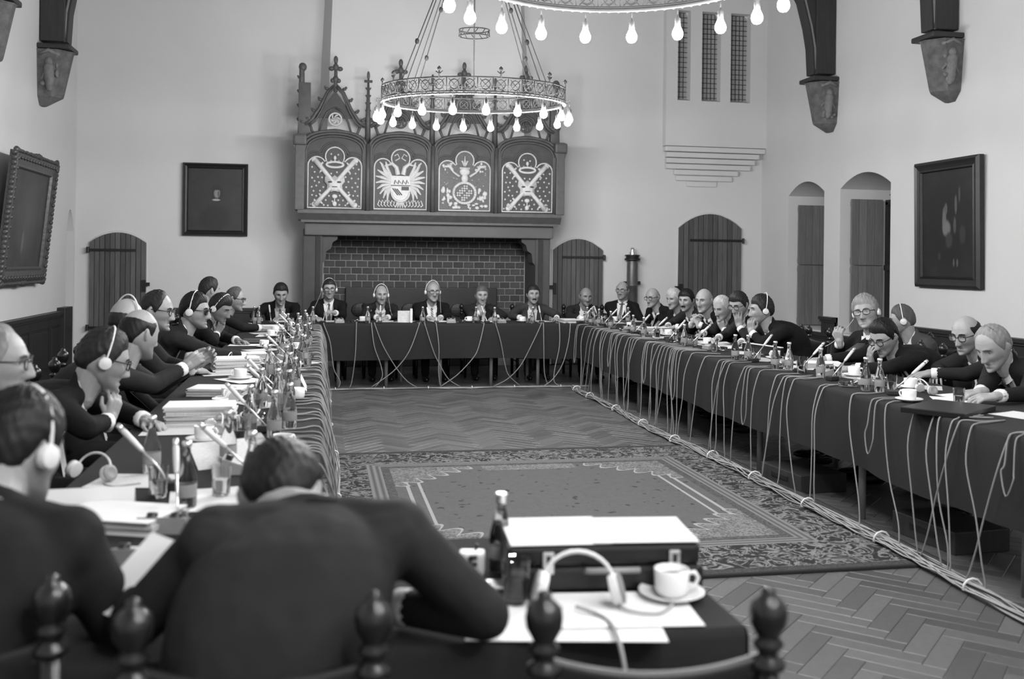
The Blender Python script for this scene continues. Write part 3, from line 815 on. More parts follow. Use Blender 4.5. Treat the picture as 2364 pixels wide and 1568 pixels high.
# ------------------------------------------------------------------ paintings
def paintmat(name, blobs, ground=.018):
    """dim oil painting: soft pale blobs (x,z,rx,rz,value) on a dark ground"""
    m,nt,b=newmat(name,.02,.45)
    s=nt.nodes.new('ShaderNodeSeparateXYZ'); nt.links.new(coords(nt,'Object'),s.inputs[0])
    x,z=E(nt,s.outputs[0]),E(nt,s.outputs[2])
    n=noise(nt,coords(nt,'Object'),7,4); e=n*(ground*1.5)+ground*.3
    wob=(noise(nt,coords(nt,'Object'),14,3)-0.5)*.5
    for (bx,bz,rx,rz,v) in blobs:
        dx=(x-bx)/rx; dz=(z-bz)/rz
        d=(dx*dx+dz*dz)+wob
        k=((1.0-d)*1.6).clamp()
        e=k.mix(e,n*v*.5+v*.75)
    setcol(nt,b,e.max(.004)); return m
def painting(name,label,loc,rz,W,H,fw,fmat,cmat,ornate,lean=0.0):
    """hung with its back to +y (local), facing -y"""
    r=empty(name,loc,rz,label,'painting'); r.rotation_euler=(lean,0,rz)
    mb=MB(); mb.box((0,-.02,0),(W-2*fw+.01,.01,H-2*fw+.01)); mb.build('canvas',cmat,r)
    mb=MB(); prof=[(0,0),(0,-.05),(.25,-.075),(.5,-.06),(.75,-.05),(.9,-.055),(1,-.03),(1,0)]
    for (c,L,a) in (((0,H/2),W,0),((0,-H/2),W,math.pi),((W/2,0),H,math.pi/2),((-W/2,0),H,-math.pi/2)):
        T=Matrix.Translation((c[0],0,c[1]))@Matrix.Rotation(a,4,'Y')
        vs=[];k=len(prof)
        for s in (-1,1):
            for q,y in prof: vs.append((s*(L/2-q*fw),y,-q*fw))
        mb.add(vs,[(i,i+1,k+i+1,k+i) for i in range(k-1)],T)
    mb.build('frame',fmat,r)
    if ornate:
        mb=MB(); rr=random.Random(3)
        for (c,L,a) in (((0,H/2),W,0),((0,-H/2),W,math.pi),((W/2,0),H,math.pi/2),((-W/2,0),H,-math.pi/2)):
            T=Matrix.Translation((c[0],0,c[1]))@Matrix.Rotation(a,4,'Y')
            nn=int(L/.05)
            for i in range(nn):
                t=-L/2+(i+.5)*L/nn; big=1.0+.9*math.exp(-(t/.10)**2)+1.0*math.exp(-((abs(t)-L/2)/.08)**2)
                mb.ball((t,-.05,.004*big),(.034,.03,.018*big*rr.uniform(.8,1.2)*ornate),7,5,T)
                if i%2: mb.ball((t,-.07,-.35*fw),(.024,.018,.02*ornate),6,4,T)
        mb.build('carved_leaves',fmat,r,smooth=True)
    return r
PM1=paintmat('portrait_canvas',[(0,.0,.28,.42,.020),(.0,-.26,.24,.22,.010),(.02,.08,.10,.15,.012),(.02,.085,.046,.075,.22),(.02,.155,.060,.030,.010),(.038,.08,.014,.05,.08),(.01,-.004,.062,.018,.34)])
painting('portrait_painting','small dark framed portrait of a pale face on the back wall',(-1.43,YB-.012,2.315),0,.865,1.0,.075,MAT['darkframe'],PM1,0)
PM2=paintmat('bird_canvas',[(0,0,.5,.6,.012),(-.06,.03,.04,.17,.12),(-.02,-.05,.08,.10,.14),(-.03,.16,.03,.07,.09),(.14,.20,.025,.12,.08),(.20,.30,.02,.10,.06),(.12,-.02,.03,.10,.06),(.02,-.18,.07,.10,.035),(.25,-.12,.06,.12,.03),(.10,-.42,.018,.05,.08),(.16,-.42,.018,.05,.08),(-.15,-.35,.03,.05,.03)])
painting('bird_painting','large dark framed painting of a pale bird on the right wall',(XR-.02,9.605,1.965),-math.pi/2,1.13,1.38,.12,MAT['darkframe'],PM2,0,math.radians(1))
PM3=paintmat('dim_canvas',[(0,0,.4,.5,.05),(.0,-.1,.15,.35,.06),(-.1,-.25,.05,.14,.10)],.035)
_ya=at(12,490,X=XL+.15).y; _yb=at(112,500,X=XL+.15).y
painting('gilt_painting','gilt carved frame painting leaning out from the left wall',(XL+.12,(_ya+_yb)/2,1.90),math.pi/2,_yb-_ya,1.36,.17,MAT['gilt'],PM3,1.1,math.radians(6))
mb=MB(); 
# ------------------------------------------------------------------ wall-hung metal cylinder beside the big door
p=at(1460,640,Y=YB-.12)
r=empty('fire_extinguisher',(p.x,YB-.11,.88),label='dark metal cylinder with flanged collar and knob hung between two plank doors',cat='fire extinguisher')
mb=MB(); mb.lathe([(.03,0),(.075,.01),(.082,.04),(.082,.28),(.086,.285),(.086,.30),(.082,.305),(.080,.62),(.072,.66),(.066,.675)],20); mb.build('cylinder',MAT['brassdark'],r,smooth='auto')
mb=MB(); mb.lathe([(.10,.66),(.118,.672),(.118,.69),(.095,.70),(.098,.725),(.112,.73),(.112,.745),(.07,.75)],20); mb.build('collar',MAT['iron'],r,smooth='auto')
mb=MB(); mb.lathe([(.05,.745),(.048,.79),(.03,.80),(.024,.83),(.03,.845),(.012,.86)],14); mb.build('cap',MAT['chrome'],r,smooth='auto')
mb=MB(); mb.box((.10,0,.33),(.05,.03,.05)); mb.box((0,.09,.33),(.2,.04,.04)); mb.build('bracket',MAT['iron'],r)

# ------------------------------------------------------------------ rug
def rugmat():
    m,nt,b=newmat('woven_rug',.1,.95,spec=.1)
    c=coords(nt,'Object'); s=nt.nodes.new('ShaderNodeSeparateXYZ'); nt.links.new(c,s.inputs[0])
    x,y=E(nt,s.outputs[0]).abs(),E(nt,s.outputs[1]).abs()
    ex,ey=RUG[2]-x,RUG[3]-y
    e=ex.min(ey)
    n1=noise(nt,c,6.5,3,.6,2.5); n2=noise(nt,c,24,2,.5,1.5)
    v=nt.nodes.new('ShaderNodeTexVoronoi'); v.inputs['Scale'].default_value=9; nt.links.new(c,v.inputs['Vector']); vor=E(nt,v.outputs['Distance'])
    arab=((n1-.5).abs()*-14.0+1.0).clamp().max(((vor*-7.0)+1.3).clamp())      # winding stems and blossoms
    fine=((n2-.5).abs()*-9.0+.9).clamp()
    field=n2*.035+.085; sp=((noise(nt,c,15,1)-.68)*30.0).clamp(); field=sp.mix(field,.05)
    span=fine.mix(.10,.24)
    corner=(ex-.62)+(ey-.62)                                   # 0 at the inner field corner
    sc=((ex-ey)*16.0).sin().abs()*.16+.50
    k_sp=corner.lt(sc); k_line=(corner-sc).abs().lt(.018)
    top=(ey-.62)-(((x*9.0).sin().abs()*.05+.10)*(x.lt(.45)))   # small cusped motif mid-side
    inner=k_sp.mix(field,span)
    inner=k_line.mix(inner,.30)
    inner=(ey-.62).lt(.16).op('MULTIPLY',x.lt(.34)).mix(inner,span)
    side=(ex-.70).abs().lt(.012).max((ex-.78).abs().lt(.010)).op('MULTIPLY',(1.0-k_sp))
    inner=side.mix(inner,.30)
    bord=arab.mix(.026,.22)
    guard=((e*150.0).sin()*.5+.5).mix(.08,.19)
    col=e.lt(.62).mix(inner,fine.mix(.06,.11))
    col=e.lt(.56).mix(col,guard)
    col=e.lt(.46).mix(col,bord)
    col=e.lt(.08).mix(col,fine.mix(.04,.07))
    col=e.lt(.02).mix(col,.03)
    setcol(nt,b,col); bump(nt,b,noise(nt,c,180,1),.4,.004); return m
MAT['rug']=rugmat()
mb=MB(); mb.bbox((0,0,.008),(2*RUG[2],2*RUG[3],.016),.006)
tag(mb.build('rug',MAT['rug'],loc=(RUG[0],RUG[1],0)),'large patterned oriental rug on the parquet between the tables','rug')

# ------------------------------------------------------------------ tables and cloths
def table(name,label,x0,x1,y0,y1,legs):
    r=empty(name,((x0+x1)/2,(y0+y1)/2,0),label=label,cat='table')
    cx,cy=(x0+x1)/2,(y0+y1)/2
    mb=MB(); mb.box((0,0,TZ-.022),(x1-x0-.012,y1-y0-.012,.036)); mb.build('tabletop',MAT['tablewood'],r)
    for (x,y) in legs:
        mb=MB(); mb.tube([(x-cx,y-cy,0),(x-cx,y-cy,TZ-.04)],.022,8); mb.build('leg',MAT['tablewood'],r,smooth=True)
    return r
def cloth(name,label,x0,x1,y0,y1,drops,seed=0):
    """cloth with a hanging skirt on chosen sides: drops {'x0':z,...}; folds and a soft hem"""
    mb=MB(); rr=random.Random(seed); g=.004
    mb.box(((x0+x1)/2,(y0+y1)/2,TZ-.001),(x1-x0,y1-y0,.008))
    for side,zb in drops.items():
        if side[0]=='x': xs=x0 if side=='x0' else x1; a,b=y0,y1; sg=-1 if side=='x0' else 1
        else: xs=y0 if side=='y0' else y1; a,b=x0,x1; sg=-1 if side=='y0' else 1
        L=b-a; n=max(6,int(L/.06)); zz=[TZ+.003,TZ-.004,TZ-.02,TZ-.12,TZ-.25,zb+.01,zb]
        ph=[rr.uniform(0,6) for _ in range(4)]
        vs=[]
        for k,z in enumerate(zz):
            dep=max(0,(TZ-z))
            for i in range(n+1):
                t=a+L*i/n
                wv=(math.sin(t*7+ph[0])*.5+math.sin(t*13+ph[1])*.3+math.sin(t*3.1+ph[2])*.5)*.028*dep/.4
                o=sg*((0 if k==0 else .006 if k==1 else .010)+wv)
                zq=z+(0.012*math.sin(t*2.3+ph[3]) if k>=5 else 0)
                vs.append((xs+o,t,zq) if side[0]=='x' else (t,xs+o,zq))
        fs=[(k*(n+1)+i,k*(n+1)+i+1,(k+1)*(n+1)+i+1,(k+1)*(n+1)+i) for k in range(len(zz)-1) for i in range(n)]
        mb.add(vs,fs)
    o=mb.build(name,MAT['cloth'],smooth='auto')
    return tag(o,label,'tablecloth','dark conference tablecloths')
lg=[]
table('conference_table','long trestle table on the left under a dark cloth',LX0,LX1,NY1+.01,BY0-.01,[(x,y) for y in np.arange(3.1,11.6,1.4) for x in (LX0+.1,LX1-.08)])
table('conference_table','long trestle table on the right under a dark cloth',RX0,RX1,2.2,BY0-.01,[(x,y) for y in np.arange(2.6,11.6,1.4) for x in (RX0+.12,RX1-.1)])
table('conference_table','trestle table before the fireplace under a dark cloth',-1.0,4.02,BY0,BY1,[(x,BY0+.12) for x in (.22,.78,2.04,2.62,3.18)]+[(1.42,BY0+.10)]+[(x,BY1-.1) for x in (-.6,1.0,2.6,3.9)])
table('conference_table','near table end with briefcase under a dark cloth',-1.02,NX1,NY0,NY1,[(-.9,2.0),(-.9,2.6),(.8,2.0),(.8,2.6),(0,2.3)])
HEM=.34
cloth('tablecloth','dark cloth over the long left table',LX0,LX1,NY1+.005,BY0-.005,{'x1':HEM,'x0':.55},1)
cloth('tablecloth','dark cloth over the long right table with draped cables',RX0,RX1,2.2,BY0-.005,{'x0':HEM,'x1':.55,'y0':HEM},2)
cloth('tablecloth','dark cloth over the back table before the fireplace',-1.0,4.02,BY0,BY1,{'y0':HEM},3)
cloth('tablecloth','dark cloth over the near table end with the briefcase',-1.02,NX1,NY0,NY1,{'y0':.42,'x1':.42,'y1':.42,'x0':.45},4)

# ------------------------------------------------------------------ chair
def make_chair():
    """turned-post chair, leather seat and back; origin on the floor under the seat, facing +y"""
    r=empty('chair',(0,0,0)); w_=.195; yb=-.22
    for s in (1,-1):
        mb=MB(); mb.tube([(s*w_,yb,0),(s*w_,yb,.45),(s*w_,yb-.03,.80)],[.019,.024,.021],8)
        mb.lathe([(.022,.80),(.030,.805),(.030,.815),(.018,.822),(.017,.832),(.026,.842),(.0265,.848),(.018,.856),(.022,.864),(.031,.880),(.033,.898),(.030,.914),(.020,.924),(.012,.930),(.013,.938),(.004,.944)],14,Matrix.Translation((s*w_,yb-.03,0)))
        mb.build('back_post',MAT['chairwood'],r,smooth=True)
        mb=MB(); mb.tube([(s*(w_+.01),.20,0),(s*(w_+.01),.20,.43)],[.018,.023],8); mb.build('leg',MAT['chairwood'],r,smooth=True)
        mb=MB(); mb.tube([(s*w_,yb,.2),(s*(w_+.01),.20,.2)],.011,6); mb.build('stretcher',MAT['chairwood'],r,smooth=True)
    mb=MB(); mb.tube([(-w_,.2,.25),(w_,.2,.25)],.012,6); mb.build('front_stretcher',MAT['chairwood'],r,smooth=True)
    mb=MB(); mb.bbox((0,0,.435),(.43,.45,.055),.018); mb.build('seat',MAT['leather'],r,smooth='auto')
    # leather back slung between the posts: top edge sags in the middle
    n=12; vs=[]; 
    for k,(z0,dy) in enumerate(((.56,0),(.60,-.006),(.78,-.02),(.815,-.028),(.826,-.024),(.826,-.012),(.815,-.008),(.78,-.004),(.60,.012),(.56,.014))):
        for i in range(n+1):
            t=-1+2*i/n
            sag=(-.022*(1-t*t)) if z0>.7 else 0
            vs.append((t*(w_-.012),yb-.004+dy-.018*(1-t*t),z0+sag))
    m=10
    fs=[(k*(n+1)+i,k*(n+1)+i+1,((k+1)%m)*(n+1)+i+1,((k+1)%m)*(n+1)+i) for k in range(m) for i in range(n)]
    mb=MB().add(vs,fs); mb.build('backrest',MAT['leather'],r,smooth=True)
    mb=MB()
    for s in (1,-1):
        for k in range(5): mb.ball((s*(w_-.03),yb-.026,.60+k*.048),.006,6,4)
    tag(mb.build('nails',MAT['brassdark'],r,smooth=True),kind='stuff')
    return r
CHAIR=make_chair(); CHAIR_USED=[False]
def chair(x,y,ang,label,group='dark leather chairs round the tables'):
    """ang: direction the sitter faces"""
    o=CHAIR if not CHAIR_USED[0] else copy_tree(CHAIR)
    CHAIR_USED[0]=True
    o.location=(x,y,0); o.rotation_euler=(0,0,ang-math.pi/2); tag(o,label,'chair',group)
    return o
# ------------------------------------------------------------------ people
def sphere_grid(nu,nv):
    vs=[(0,0,-1)]+[(math.sin(math.pi*j/nv)*math.cos(2*math.pi*i/nu),math.sin(math.pi*j/nv)*math.sin(2*math.pi*i/nu),-math.cos(math.pi*j/nv)) for j in range(1,nv) for i in range(nu)]+[(0,0,1)]
    L=len(vs)-1; fs=[]
    for i in range(nu):
        i2=(i+1)%nu
        fs.append((0,1+i2,1+i)); fs.append((L,1+(nv-2)*nu+i,1+(nv-2)*nu+i2))
        for j in range(nv-2): fs.append((1+j*nu+i,1+j*nu+i2,1+(j+1)*nu+i2,1+(j+1)*nu+i))
    return np.array(vs),fs
def ss(a,b,x): 
    t=np.clip((x-a)/(b-a),0,1); return t*t*(3-2*t)
def headpos(d, jaw=1.0, nose=1.0, fat=0.0):
    dx,dy,dz=d[:,0],d[:,1],d[:,2]
    x=.0790*dx*(1+fat*.5*ss(.2,-.6,dz)); z=.119*dz
    y=np.where(dy>0,.090*np.abs(dy)**.82,-.103*np.abs(dy))
    t=np.clip(-dz,0,1)
    x=x*(1-.27*jaw*t**1.7)*(1+.03*ss(0,.6,dz))
    y=np.where(dy<0,y*(1-.52*ss(.15,.9,t)),y)
    y=y+.047*ss(.35,1,t)
    y=y-.012*ss(.45,.95,dz)*(dy>0)
    m=ss(.12,.4,dy)
    g=lambda cx,cz,sx,sz: np.exp(-((np.abs(x)-cx)/sx)**2-((z-cz)/sz)**2)
    prof=np.interp(z,[-.050,-.040,-.031,-.006,.016,.03],[0,.80,1,.60,.26,0])
    y=y+m*(.036*nose*np.exp(-(x/(.0098+.0045*ss(.0,-.03,z)))**2)*prof)
    y=y+m*.012*nose*g(.0135,-.036,.0065,.0085)                                  # nostril wings
    y=y+m*(-.0140*g(.031,.009,.0165,.0115)+.0065*g(.028,.033,.028,.0085)+.004*g(.048,-.022,.016,.018))
    fold=np.abs(np.abs(x)-np.interp(z,[-.075,-.032],[.034,.019])); k=ss(-.082,-.070,z)*(1-ss(-.036,-.026,z))
    y=y-m*k*.0050*np.exp(-(fold/.0050)**2)                                      # folds from nose to mouth
    y=y+m*(.0060*g(0,-.056,.022,.0060)+.0062*g(0,-.0715,.019,.0068)-.0070*g(0,-.0635,.024,.0032)-.0055*g(0,-.085,.022,.0065)+.011*g(0,-.104,.022,.014))
    x=x*(1-.05*np.exp(-((z+.045)/.02)**2)*m)*(1+.05*np.exp(-((z+.085)/.02)**2)*(dy>-.3))   # hollow cheek, firm jaw
    y=y-m*.0022*(g(0,.058,.05,.003)+g(0,.070,.05,.003))                          # brow lines
    return np.stack([x,y,z],1)
HG,HF=sphere_grid(72,56)
SG,SF=sphere_grid(104,78)
def hairmask(style,p,d):
    """>0 where hair grows (metres from the hairline)"""
    az=np.degrees(np.arctan2(np.abs(d[:,0]),d[:,1]))   # 0 front, 180 back
    z=p[:,2]
    A=[0,25,45,60,72,84,100,118,140,180]
    low={'full':[.060,.062,.057,.046,.012,-.03,.010,-.03,-.075,-.085],
         'low':[.050,.052,.050,.040,.005,-.04,.000,-.04,-.085,-.095],
         'long':[.058,.060,.055,.040,-.005,-.05,-.03,-.07,-.105,-.115],
         'recede':[.090,.086,.076,.060,.015,-.03,.010,-.03,-.075,-.085],
         'bald':[.30,.30,.30,.075,.018,-.03,.010,-.03,-.075,-.085],
         'fringe':[.30,.30,.30,.20,.030,-.025,.010,-.03,-.075,-.085]}[style]
    h=z-np.interp(az,A,low)
    if style in('bald','fringe'):
        hi={'bald':[-1,-1,-1,.085,.080,.075,.075,.08,.085,.085],'fringe':[-1,-1,-1,.03,.052,.050,.050,.052,.055,.055]}[style]
        h=np.minimum(h,np.interp(az,A,hi)-z)
    return h
def two_bone(S,W,l1,l2,hint):
    d=W-S; L=d.length
    if L>(l1+l2)*.985:
        k=L/((l1+l2)*.985); l1*=k; l2*=k
    u=d/L; a=(l1*l1-l2*l2+L*L)/(2*L); h=math.sqrt(max(l1*l1-a*a,0))
    hv=hint-u*hint.dot(u); hv=hv.normalized() if hv.length>1e-5 else Vector((0,0,-1))
    return S+u*a+hv*h
def add_hand(mb,W,d,n,side,curl,sc=1.0,spread=.12):
    d=d.normalized(); n=(n-d*n.dot(d)).normalized(); r=d.cross(n)
    th=r*(-side)                       # side +1: right hand
    mb.capsule(W-d*.03,W+d*.012,.026*sc,.027*sc,8)
    offs=(.030,.010,-.010,-.028); fl=(.95,1.05,.98,.78)
    for k in range(4):
        base=W+d*(.086-.006*abs(k-1.3))*sc+th*offs[k]*sc
        mb.capsule(W+d*.012+th*offs[k]*.7*sc,base,.0145*sc,.0115*sc,7)
        mb.capsule(W+d*.02-n*.008+th*offs[k]*.8*sc,base-n*.004,.012*sc,.009*sc,6)
        a=0; p=base; dd0=(d+th*(1.2-k)*spread).normalized()
        for L,rad,ca in ((.042,.0092,.75),(.027,.0084,1.0),(.021,.0074,.6)):
            a+=curl*ca; q=p+(dd0*math.cos(a)-n*math.sin(a))*L*fl[k]*sc
            mb.capsule(p,q,rad*sc,rad*.92*sc,7); p=q
    b=W+d*.022*sc+th*.024*sc-n*.006; q=b+(th*.62+d*.72-n*.25).normalized()*.046*sc
    mb.capsule(W+d*.01,b,.016*sc,.015*sc,7); mb.capsule(b,q,.0135*sc,.0105*sc,7)
    q2=q+(d*.9+th*(.25-.5*curl)-n*(.2+.3*curl)).normalized()*.032*sc; mb.capsule(q,q2,.0100*sc,.0080*sc,7)

PENDING=[]; PEOPLE={}
def person(key, who, label, head, face, hang, pitch=8, roll=0, lean=.22, lat=0.0, arms=(('t',),('t',)), hair='full', hmat='hair_dark', suit='suit_dark',
           tie='tie_dark', shirt='shirt', glasses=None, headset=None, moustache=None, twist=0, nb=None, hs=1.0, vox=.0044, jvox=.012, wid=1.0, fat=0.0, nose=1.0,
           skin='skin', seat=None, has_chair=True, shz=0.0, cord=None, elbow=None):
    F=Vector((math.cos(math.radians(face)),math.sin(math.radians(face)),0)); Rt=Vector((F.y,-F.x,0))
    head=Vector(head)
    st=Vector((head.x,head.y,0))-F*lean-Rt*lat if seat is None else Vector((seat[0],seat[1],0))
    root=empty('person',st,label=label,cat='person',group='delegates at the conference tables')
    O=Vector(st)
    Mh=Matrix.Rotation(math.radians(hang-90),3,'Z')@Matrix.Rotation(math.radians(-pitch),3,'X')@Matrix.Rotation(math.radians(roll),3,'Y')
    H=head-O                                      # everything below is relative to the seat point on the floor
    hl=lambda v: H+Mh@(Vector(v)*hs)
    piv=hl((0,-.028,-.085))
    NB=piv-F*.03-Vector((0,0,.075)) if nb is None else Vector(nb)-O
    PV=Vector((0,0,.55))
    ctl=PV+Vector((0,0,.30))-F*.05
    SP=bez(PV,ctl,NB,12)
    S=Matrix.Rotation(math.radians(twist),3,'Z')@Rt
    tang=(SP[-1]-SP[-4]).normalized()
    Fc=S.cross(tang)*-1; 
    if Fc.dot(F)<0: Fc=-Fc
    # --- jacket volume
    jb=MB(); ws=[.185,.185,.18,.178,.178,.182,.188,.192,.194,.190,.175,.125,.07]; ds=[.125,.135,.138,.138,.135,.135,.135,.132,.126,.115,.098,.080,.062]
    n=24; vs=[]; fs=[]
    for i,p in enumerate(SP):
        t=(SP[min(i+1,12)]-SP[max(i-1,0)]).normalized(); f=(S.cross(t)); f=-f if f.dot(F)<0 else f; f.normalize()
        for k in range(n):
            a=2*math.pi*k/n; ca,sa=math.cos(a),math.sin(a)
            ex=math.copysign(abs(ca)**.8,ca); ey=math.copysign(abs(sa)**.8,sa)
            vs.append(p+S*ws[i]*wid*ex+f*ds[i]*(wid+(fat if i<8 else 0))*ey)
    for i in range(12):
        for k in range(n): fs.append((i*n+k,i*n+(k+1)%n,(i+1)*n+(k+1)%n,(i+1)*n+k))
    fs+=[tuple(range(n-1,-1,-1)),tuple(12*n+k for k in range(n))]
    jb.add(vs,fs)
    jb.ball(PV+F*.01,(.19*wid,.17,.13),14,10)
    bb=MB()
    wr=[]; elb=[]
    for idx,side in ((0,-1),(1,1)):               # left arm, right arm
        A=arms[idx]
        SJ=NB-tang*.055+S*side*.162*wid-Fc*.005+Vector((0,0,shz))
        jb.ball(SJ+S*side*.006,(.068,.068,.062),12,8)
        jb.capsule(NB-tang*.012+S*side*.04-Fc*.015,SJ,.052,.060,10)
        jb.capsule(NB-tang*.10+S*side*.09+Fc*.02,SJ-tang*.03,.085,.070,10)
        out=Rt*side; kind=A[0]; hint=Vector((0,0,-1))+out*.55-F*.25; curl=.45
        if kind=='t':                             # forearm and hand on the table
            f_=A[1] if len(A)>1 else .46; l_=A[2] if len(A)>2 else .12; ia=A[3] if len(A)>3 else 35; curl=A[4] if len(A)>4 else .55
            W=F*f_+out*l_+Vector((0,0,TZ+.038)); d=(F*math.cos(math.radians(ia))-out*math.sin(math.radians(ia))+Vector((0,0,-.10))); nn=Vector((0,0,1))+out*.25
            hint=Vector((0,0,-.7))+out*.9-F*.3
        elif kind=='w':                           # world wrist, direction, back-of-hand normal, curl
            W=Vector(A[1])-O; d=Vector(A[2]); nn=Vector(A[3]); curl=A[4] if len(A)>4 else .5
            if len(A)>5: hint=Vector(A[5])
        elif kind=='f':                           # hand by the face: head-local wrist, direction, normal
            W=hl(A[1]); d=Mh@Vector(A[2]); nn=Mh@Vector(A[3]); curl=A[4] if len(A)>4 else .6
            hint=Vector((0,0,-1))+out*.35+F*.15
        else:                                     # in the lap
            W=F*.34+out*.10+Vector((0,0,.62)); d=F-out*.5; nn=Vector((0,0,1)); hint=out-F*.3-Vector((0,0,.5))
        EL=two_bone(SJ,W,.285,.245,hint)
        if elbow and idx in elbow: EL=Vector(elbow[idx])-O
        if kind in('t','w','f') and EL.z<TZ+.055 and EL.dot(F)>.18: EL.z=TZ+.055
        dd=d.normalized(); fa=(W-EL).normalized()
        jb.capsule(SJ,EL,.062*wid,.050,12); jb.capsule(EL,W-fa*.035,.050,.037,12)
        bb.capsule(SJ-S*side*.06,EL,.022,.020,7); bb.capsule(EL,W,.020,.024,7)
        add_hand(bb,W,dd,nn,side,curl)
        wr.append((W,fa)); elb.append(EL)
    # jacket collar round the back of the neck
    ndir=(piv-NB).normalized()
    ring=[]
    for k in range(-7,8):
        a=k/7*2.2; ring.append(NB-tang*.004+S*math.sin(a)*.078-Fc*math.cos(a)*.074+ndir*(.012+.02*math.cos(a)))
    jb.tube(ring,.017,7)
    # --- body: head, neck, core, hands as one skin
    hp=headpos(HG,nose=nose,fat=fat)
    bb.add([hl(p) for p in hp],HF)
    for s in (1,-1):
        Me=Matrix.Translation(hl((s*.077,-.012,-.006)))@Mh.to_4x4()@Matrix.Rotation(s*.35,4,'Z')
        bb.ball((0,0,.004),(.008,.019,.030),9,7,Me); bb.ball((s*.004,-.008,.008),(.006,.013,.022),8,6,Me)
    bb.capsule(NB-tang*.06,NB,.066,.060,12); bb.capsule(NB,hl((0,-.03,-.055)),.058,.056,12); bb.capsule(NB+Fc*.02,hl((0,.0,-.075)),.045,.042,10)
    bb.capsule(SP[5],SP[9],.04,.045,8); bb.capsule(SP[9],NB,.045,.06,10); bb.capsule(NB-tang*.06-S*.12,NB-tang*.06+S*.12,.04,.04,8)
    hips=[]
    tb=MB()
    for s in (1,-1):
        hip=PV+Rt*s*.085-Vector((0,0,.02)); kn=hip+F*.40+Rt*s*.03+Vector((0,0,-.015)); an=Vector((kn.x,kn.y,.09))+F*.03
        tb.capsule(hip-F*.03,kn,.082,.062,12); tb.capsule(kn,an,.062,.05,12)
        hips.append(an)
    tb.ball(PV-Vector((0,0,.02)),(.16,.14,.09),12,8)
    tb.build('trousers',MAT[suit],root,smooth=True)
    sm=MB()
    for an in hips:
        sm=MB(); Ms=Matrix.Translation(Vector((an.x,an.y,0)))@Matrix.Rotation(math.radians(face-90),4,'Z')
        sm.ball((0,.07,.035),(.045,.14,.035),12,7,Ms); sm.ball((0,-.01,.055),(.042,.05,.05),10,7,Ms)
        sm.build('shoe',MAT['folder'],root,smooth=True)
    ob=bb.build('body',MAT[skin],root); mo=ob.modifiers.new('r','REMESH'); mo.mode='VOXEL'; mo.voxel_size=vox; m2=ob.modifiers.new('s','SMOOTH'); m2.factor=.4; m2.iterations=1; m3=ob.modifiers.new('d','DECIMATE'); m3.ratio=.62
    oj=jb.build('jacket',MAT[suit],root); mo=oj.modifiers.new('r','REMESH'); mo.mode='VOXEL'; mo.voxel_size=jvox; m2=oj.modifiers.new('s','SMOOTH'); m2.factor=.6; m2.iterations=5; m3=oj.modifiers.new('d','DECIMATE'); m3.ratio=.5
    # --- hair
    p=headpos(SG,nose=0,fat=fat); h=hairmask(hair,p,SG); th={'full':.016,'low':.018,'long':.024,'recede':.013,'bald':.010,'fringe':.009}[hair]
    nz=np.sin(SG[:,0]*21+key_seed(key))*np.sin(SG[:,2]*17+SG[:,1]*13)*.14+np.sin(SG[:,0]*47+SG[:,1]*39)*.05
    azr=np.arctan2(SG[:,0],SG[:,1]); nz=nz*.8+np.sin(azr*46+np.sin(SG[:,2]*9)*3+SG[:,0]*8)*.07+np.sin(azr*83+SG[:,2]*21)*.06
    off=-.003+th*(.55+.45*ss(-.2,.6,SG[:,2]))*ss(0,.045,h)*(1+nz)+.006*ss(.4,.9,SG[:,2])*(hair in('full','low','long'))
    nn_=p/np.linalg.norm(p,axis=1)[:,None]; q=p+nn_*off[:,None]
    keep=h>-.004
    fs=[f for f in SF if all(keep[i] for i in f)]
    used=sorted({i for f in fs for i in f}); mp={o:i for i,o in enumerate(used)}
    MB().add([hl(q[i]) for i in used],[tuple(mp[i] for i in f) for f in fs]).build('hair',MAT[hmat],root,smooth=True)
    # --- eyes and brows
    eb=MB()
    for s in (1,-1):
        ye=.0625
        eb.mi=0; eb.ball((0,0,0),.0118*hs,10,8,Matrix.Translation(hl((s*.031,ye,.010)))@Mh.to_4x4())
        eb.mi=1; eb.ball((0,0,0),(.0056*hs,.003*hs,.0056*hs),8,6,Matrix.Translation(hl((s*.031,ye+.0100,.0080)))@Mh.to_4x4())
    eb.build('eyes',[MAT['eye'],MAT['iris']],root,smooth=True)
    bw=MB(); d2=np.array([[0,1,0.]])
    for s in (1,-1):
        bw.tube([hl((s*.012,.0895,.0290)),hl((s*.022,.0885,.0325)),hl((s*.034,.0850,.0335)),hl((s*.049,.0745,.0275))],[.0034*hs,.0046*hs,.0042*hs,.0022*hs],6)
    bw.build('eyebrows',MAT['hair_grey' if hmat in('hair_silver','hair_white') else hmat],root,smooth=True)
    if moustache:
        mm=MB(); 
        for s in (1,-1): mm.tube([hl((0,.100,-.047)),hl((s*.014,.097,-.049)),hl((s*.027,.088,-.056))],[.007,.0075,.004],7)
        mm.build('moustache',MAT[moustache],root,smooth=True)
    if glasses:
        gl=MB(); dark=glasses=='sun'
        for s in (1,-1):
            gl.tube([hl((s*(.034+.026*math.copysign(abs(math.cos(a))**.7,math.cos(a))),.099-.006*abs(math.cos(a)),.009+.019*math.copysign(abs(math.sin(a))**.7,math.sin(a)))) for a in [k*math.pi/8 for k in range(16)]],.0032 if glasses=='thick' or dark else .0024,5,closed=True)
            gl.tube([hl((s*.060,.092,.016)),hl((s*.079,.04,.014)),hl((s*.084,-.012,.010))],.0030 if glasses!='thin' else .002,5)
        gl.tube([hl((-.010,.098,.014)),hl((0,.103,.016)),hl((.010,.098,.014))],.0026,5)
        go=gl.build('glasses',MAT['frame_dark'] if glasses!='thin' else MAT['iron'],root,smooth=True)
        ln=MB()
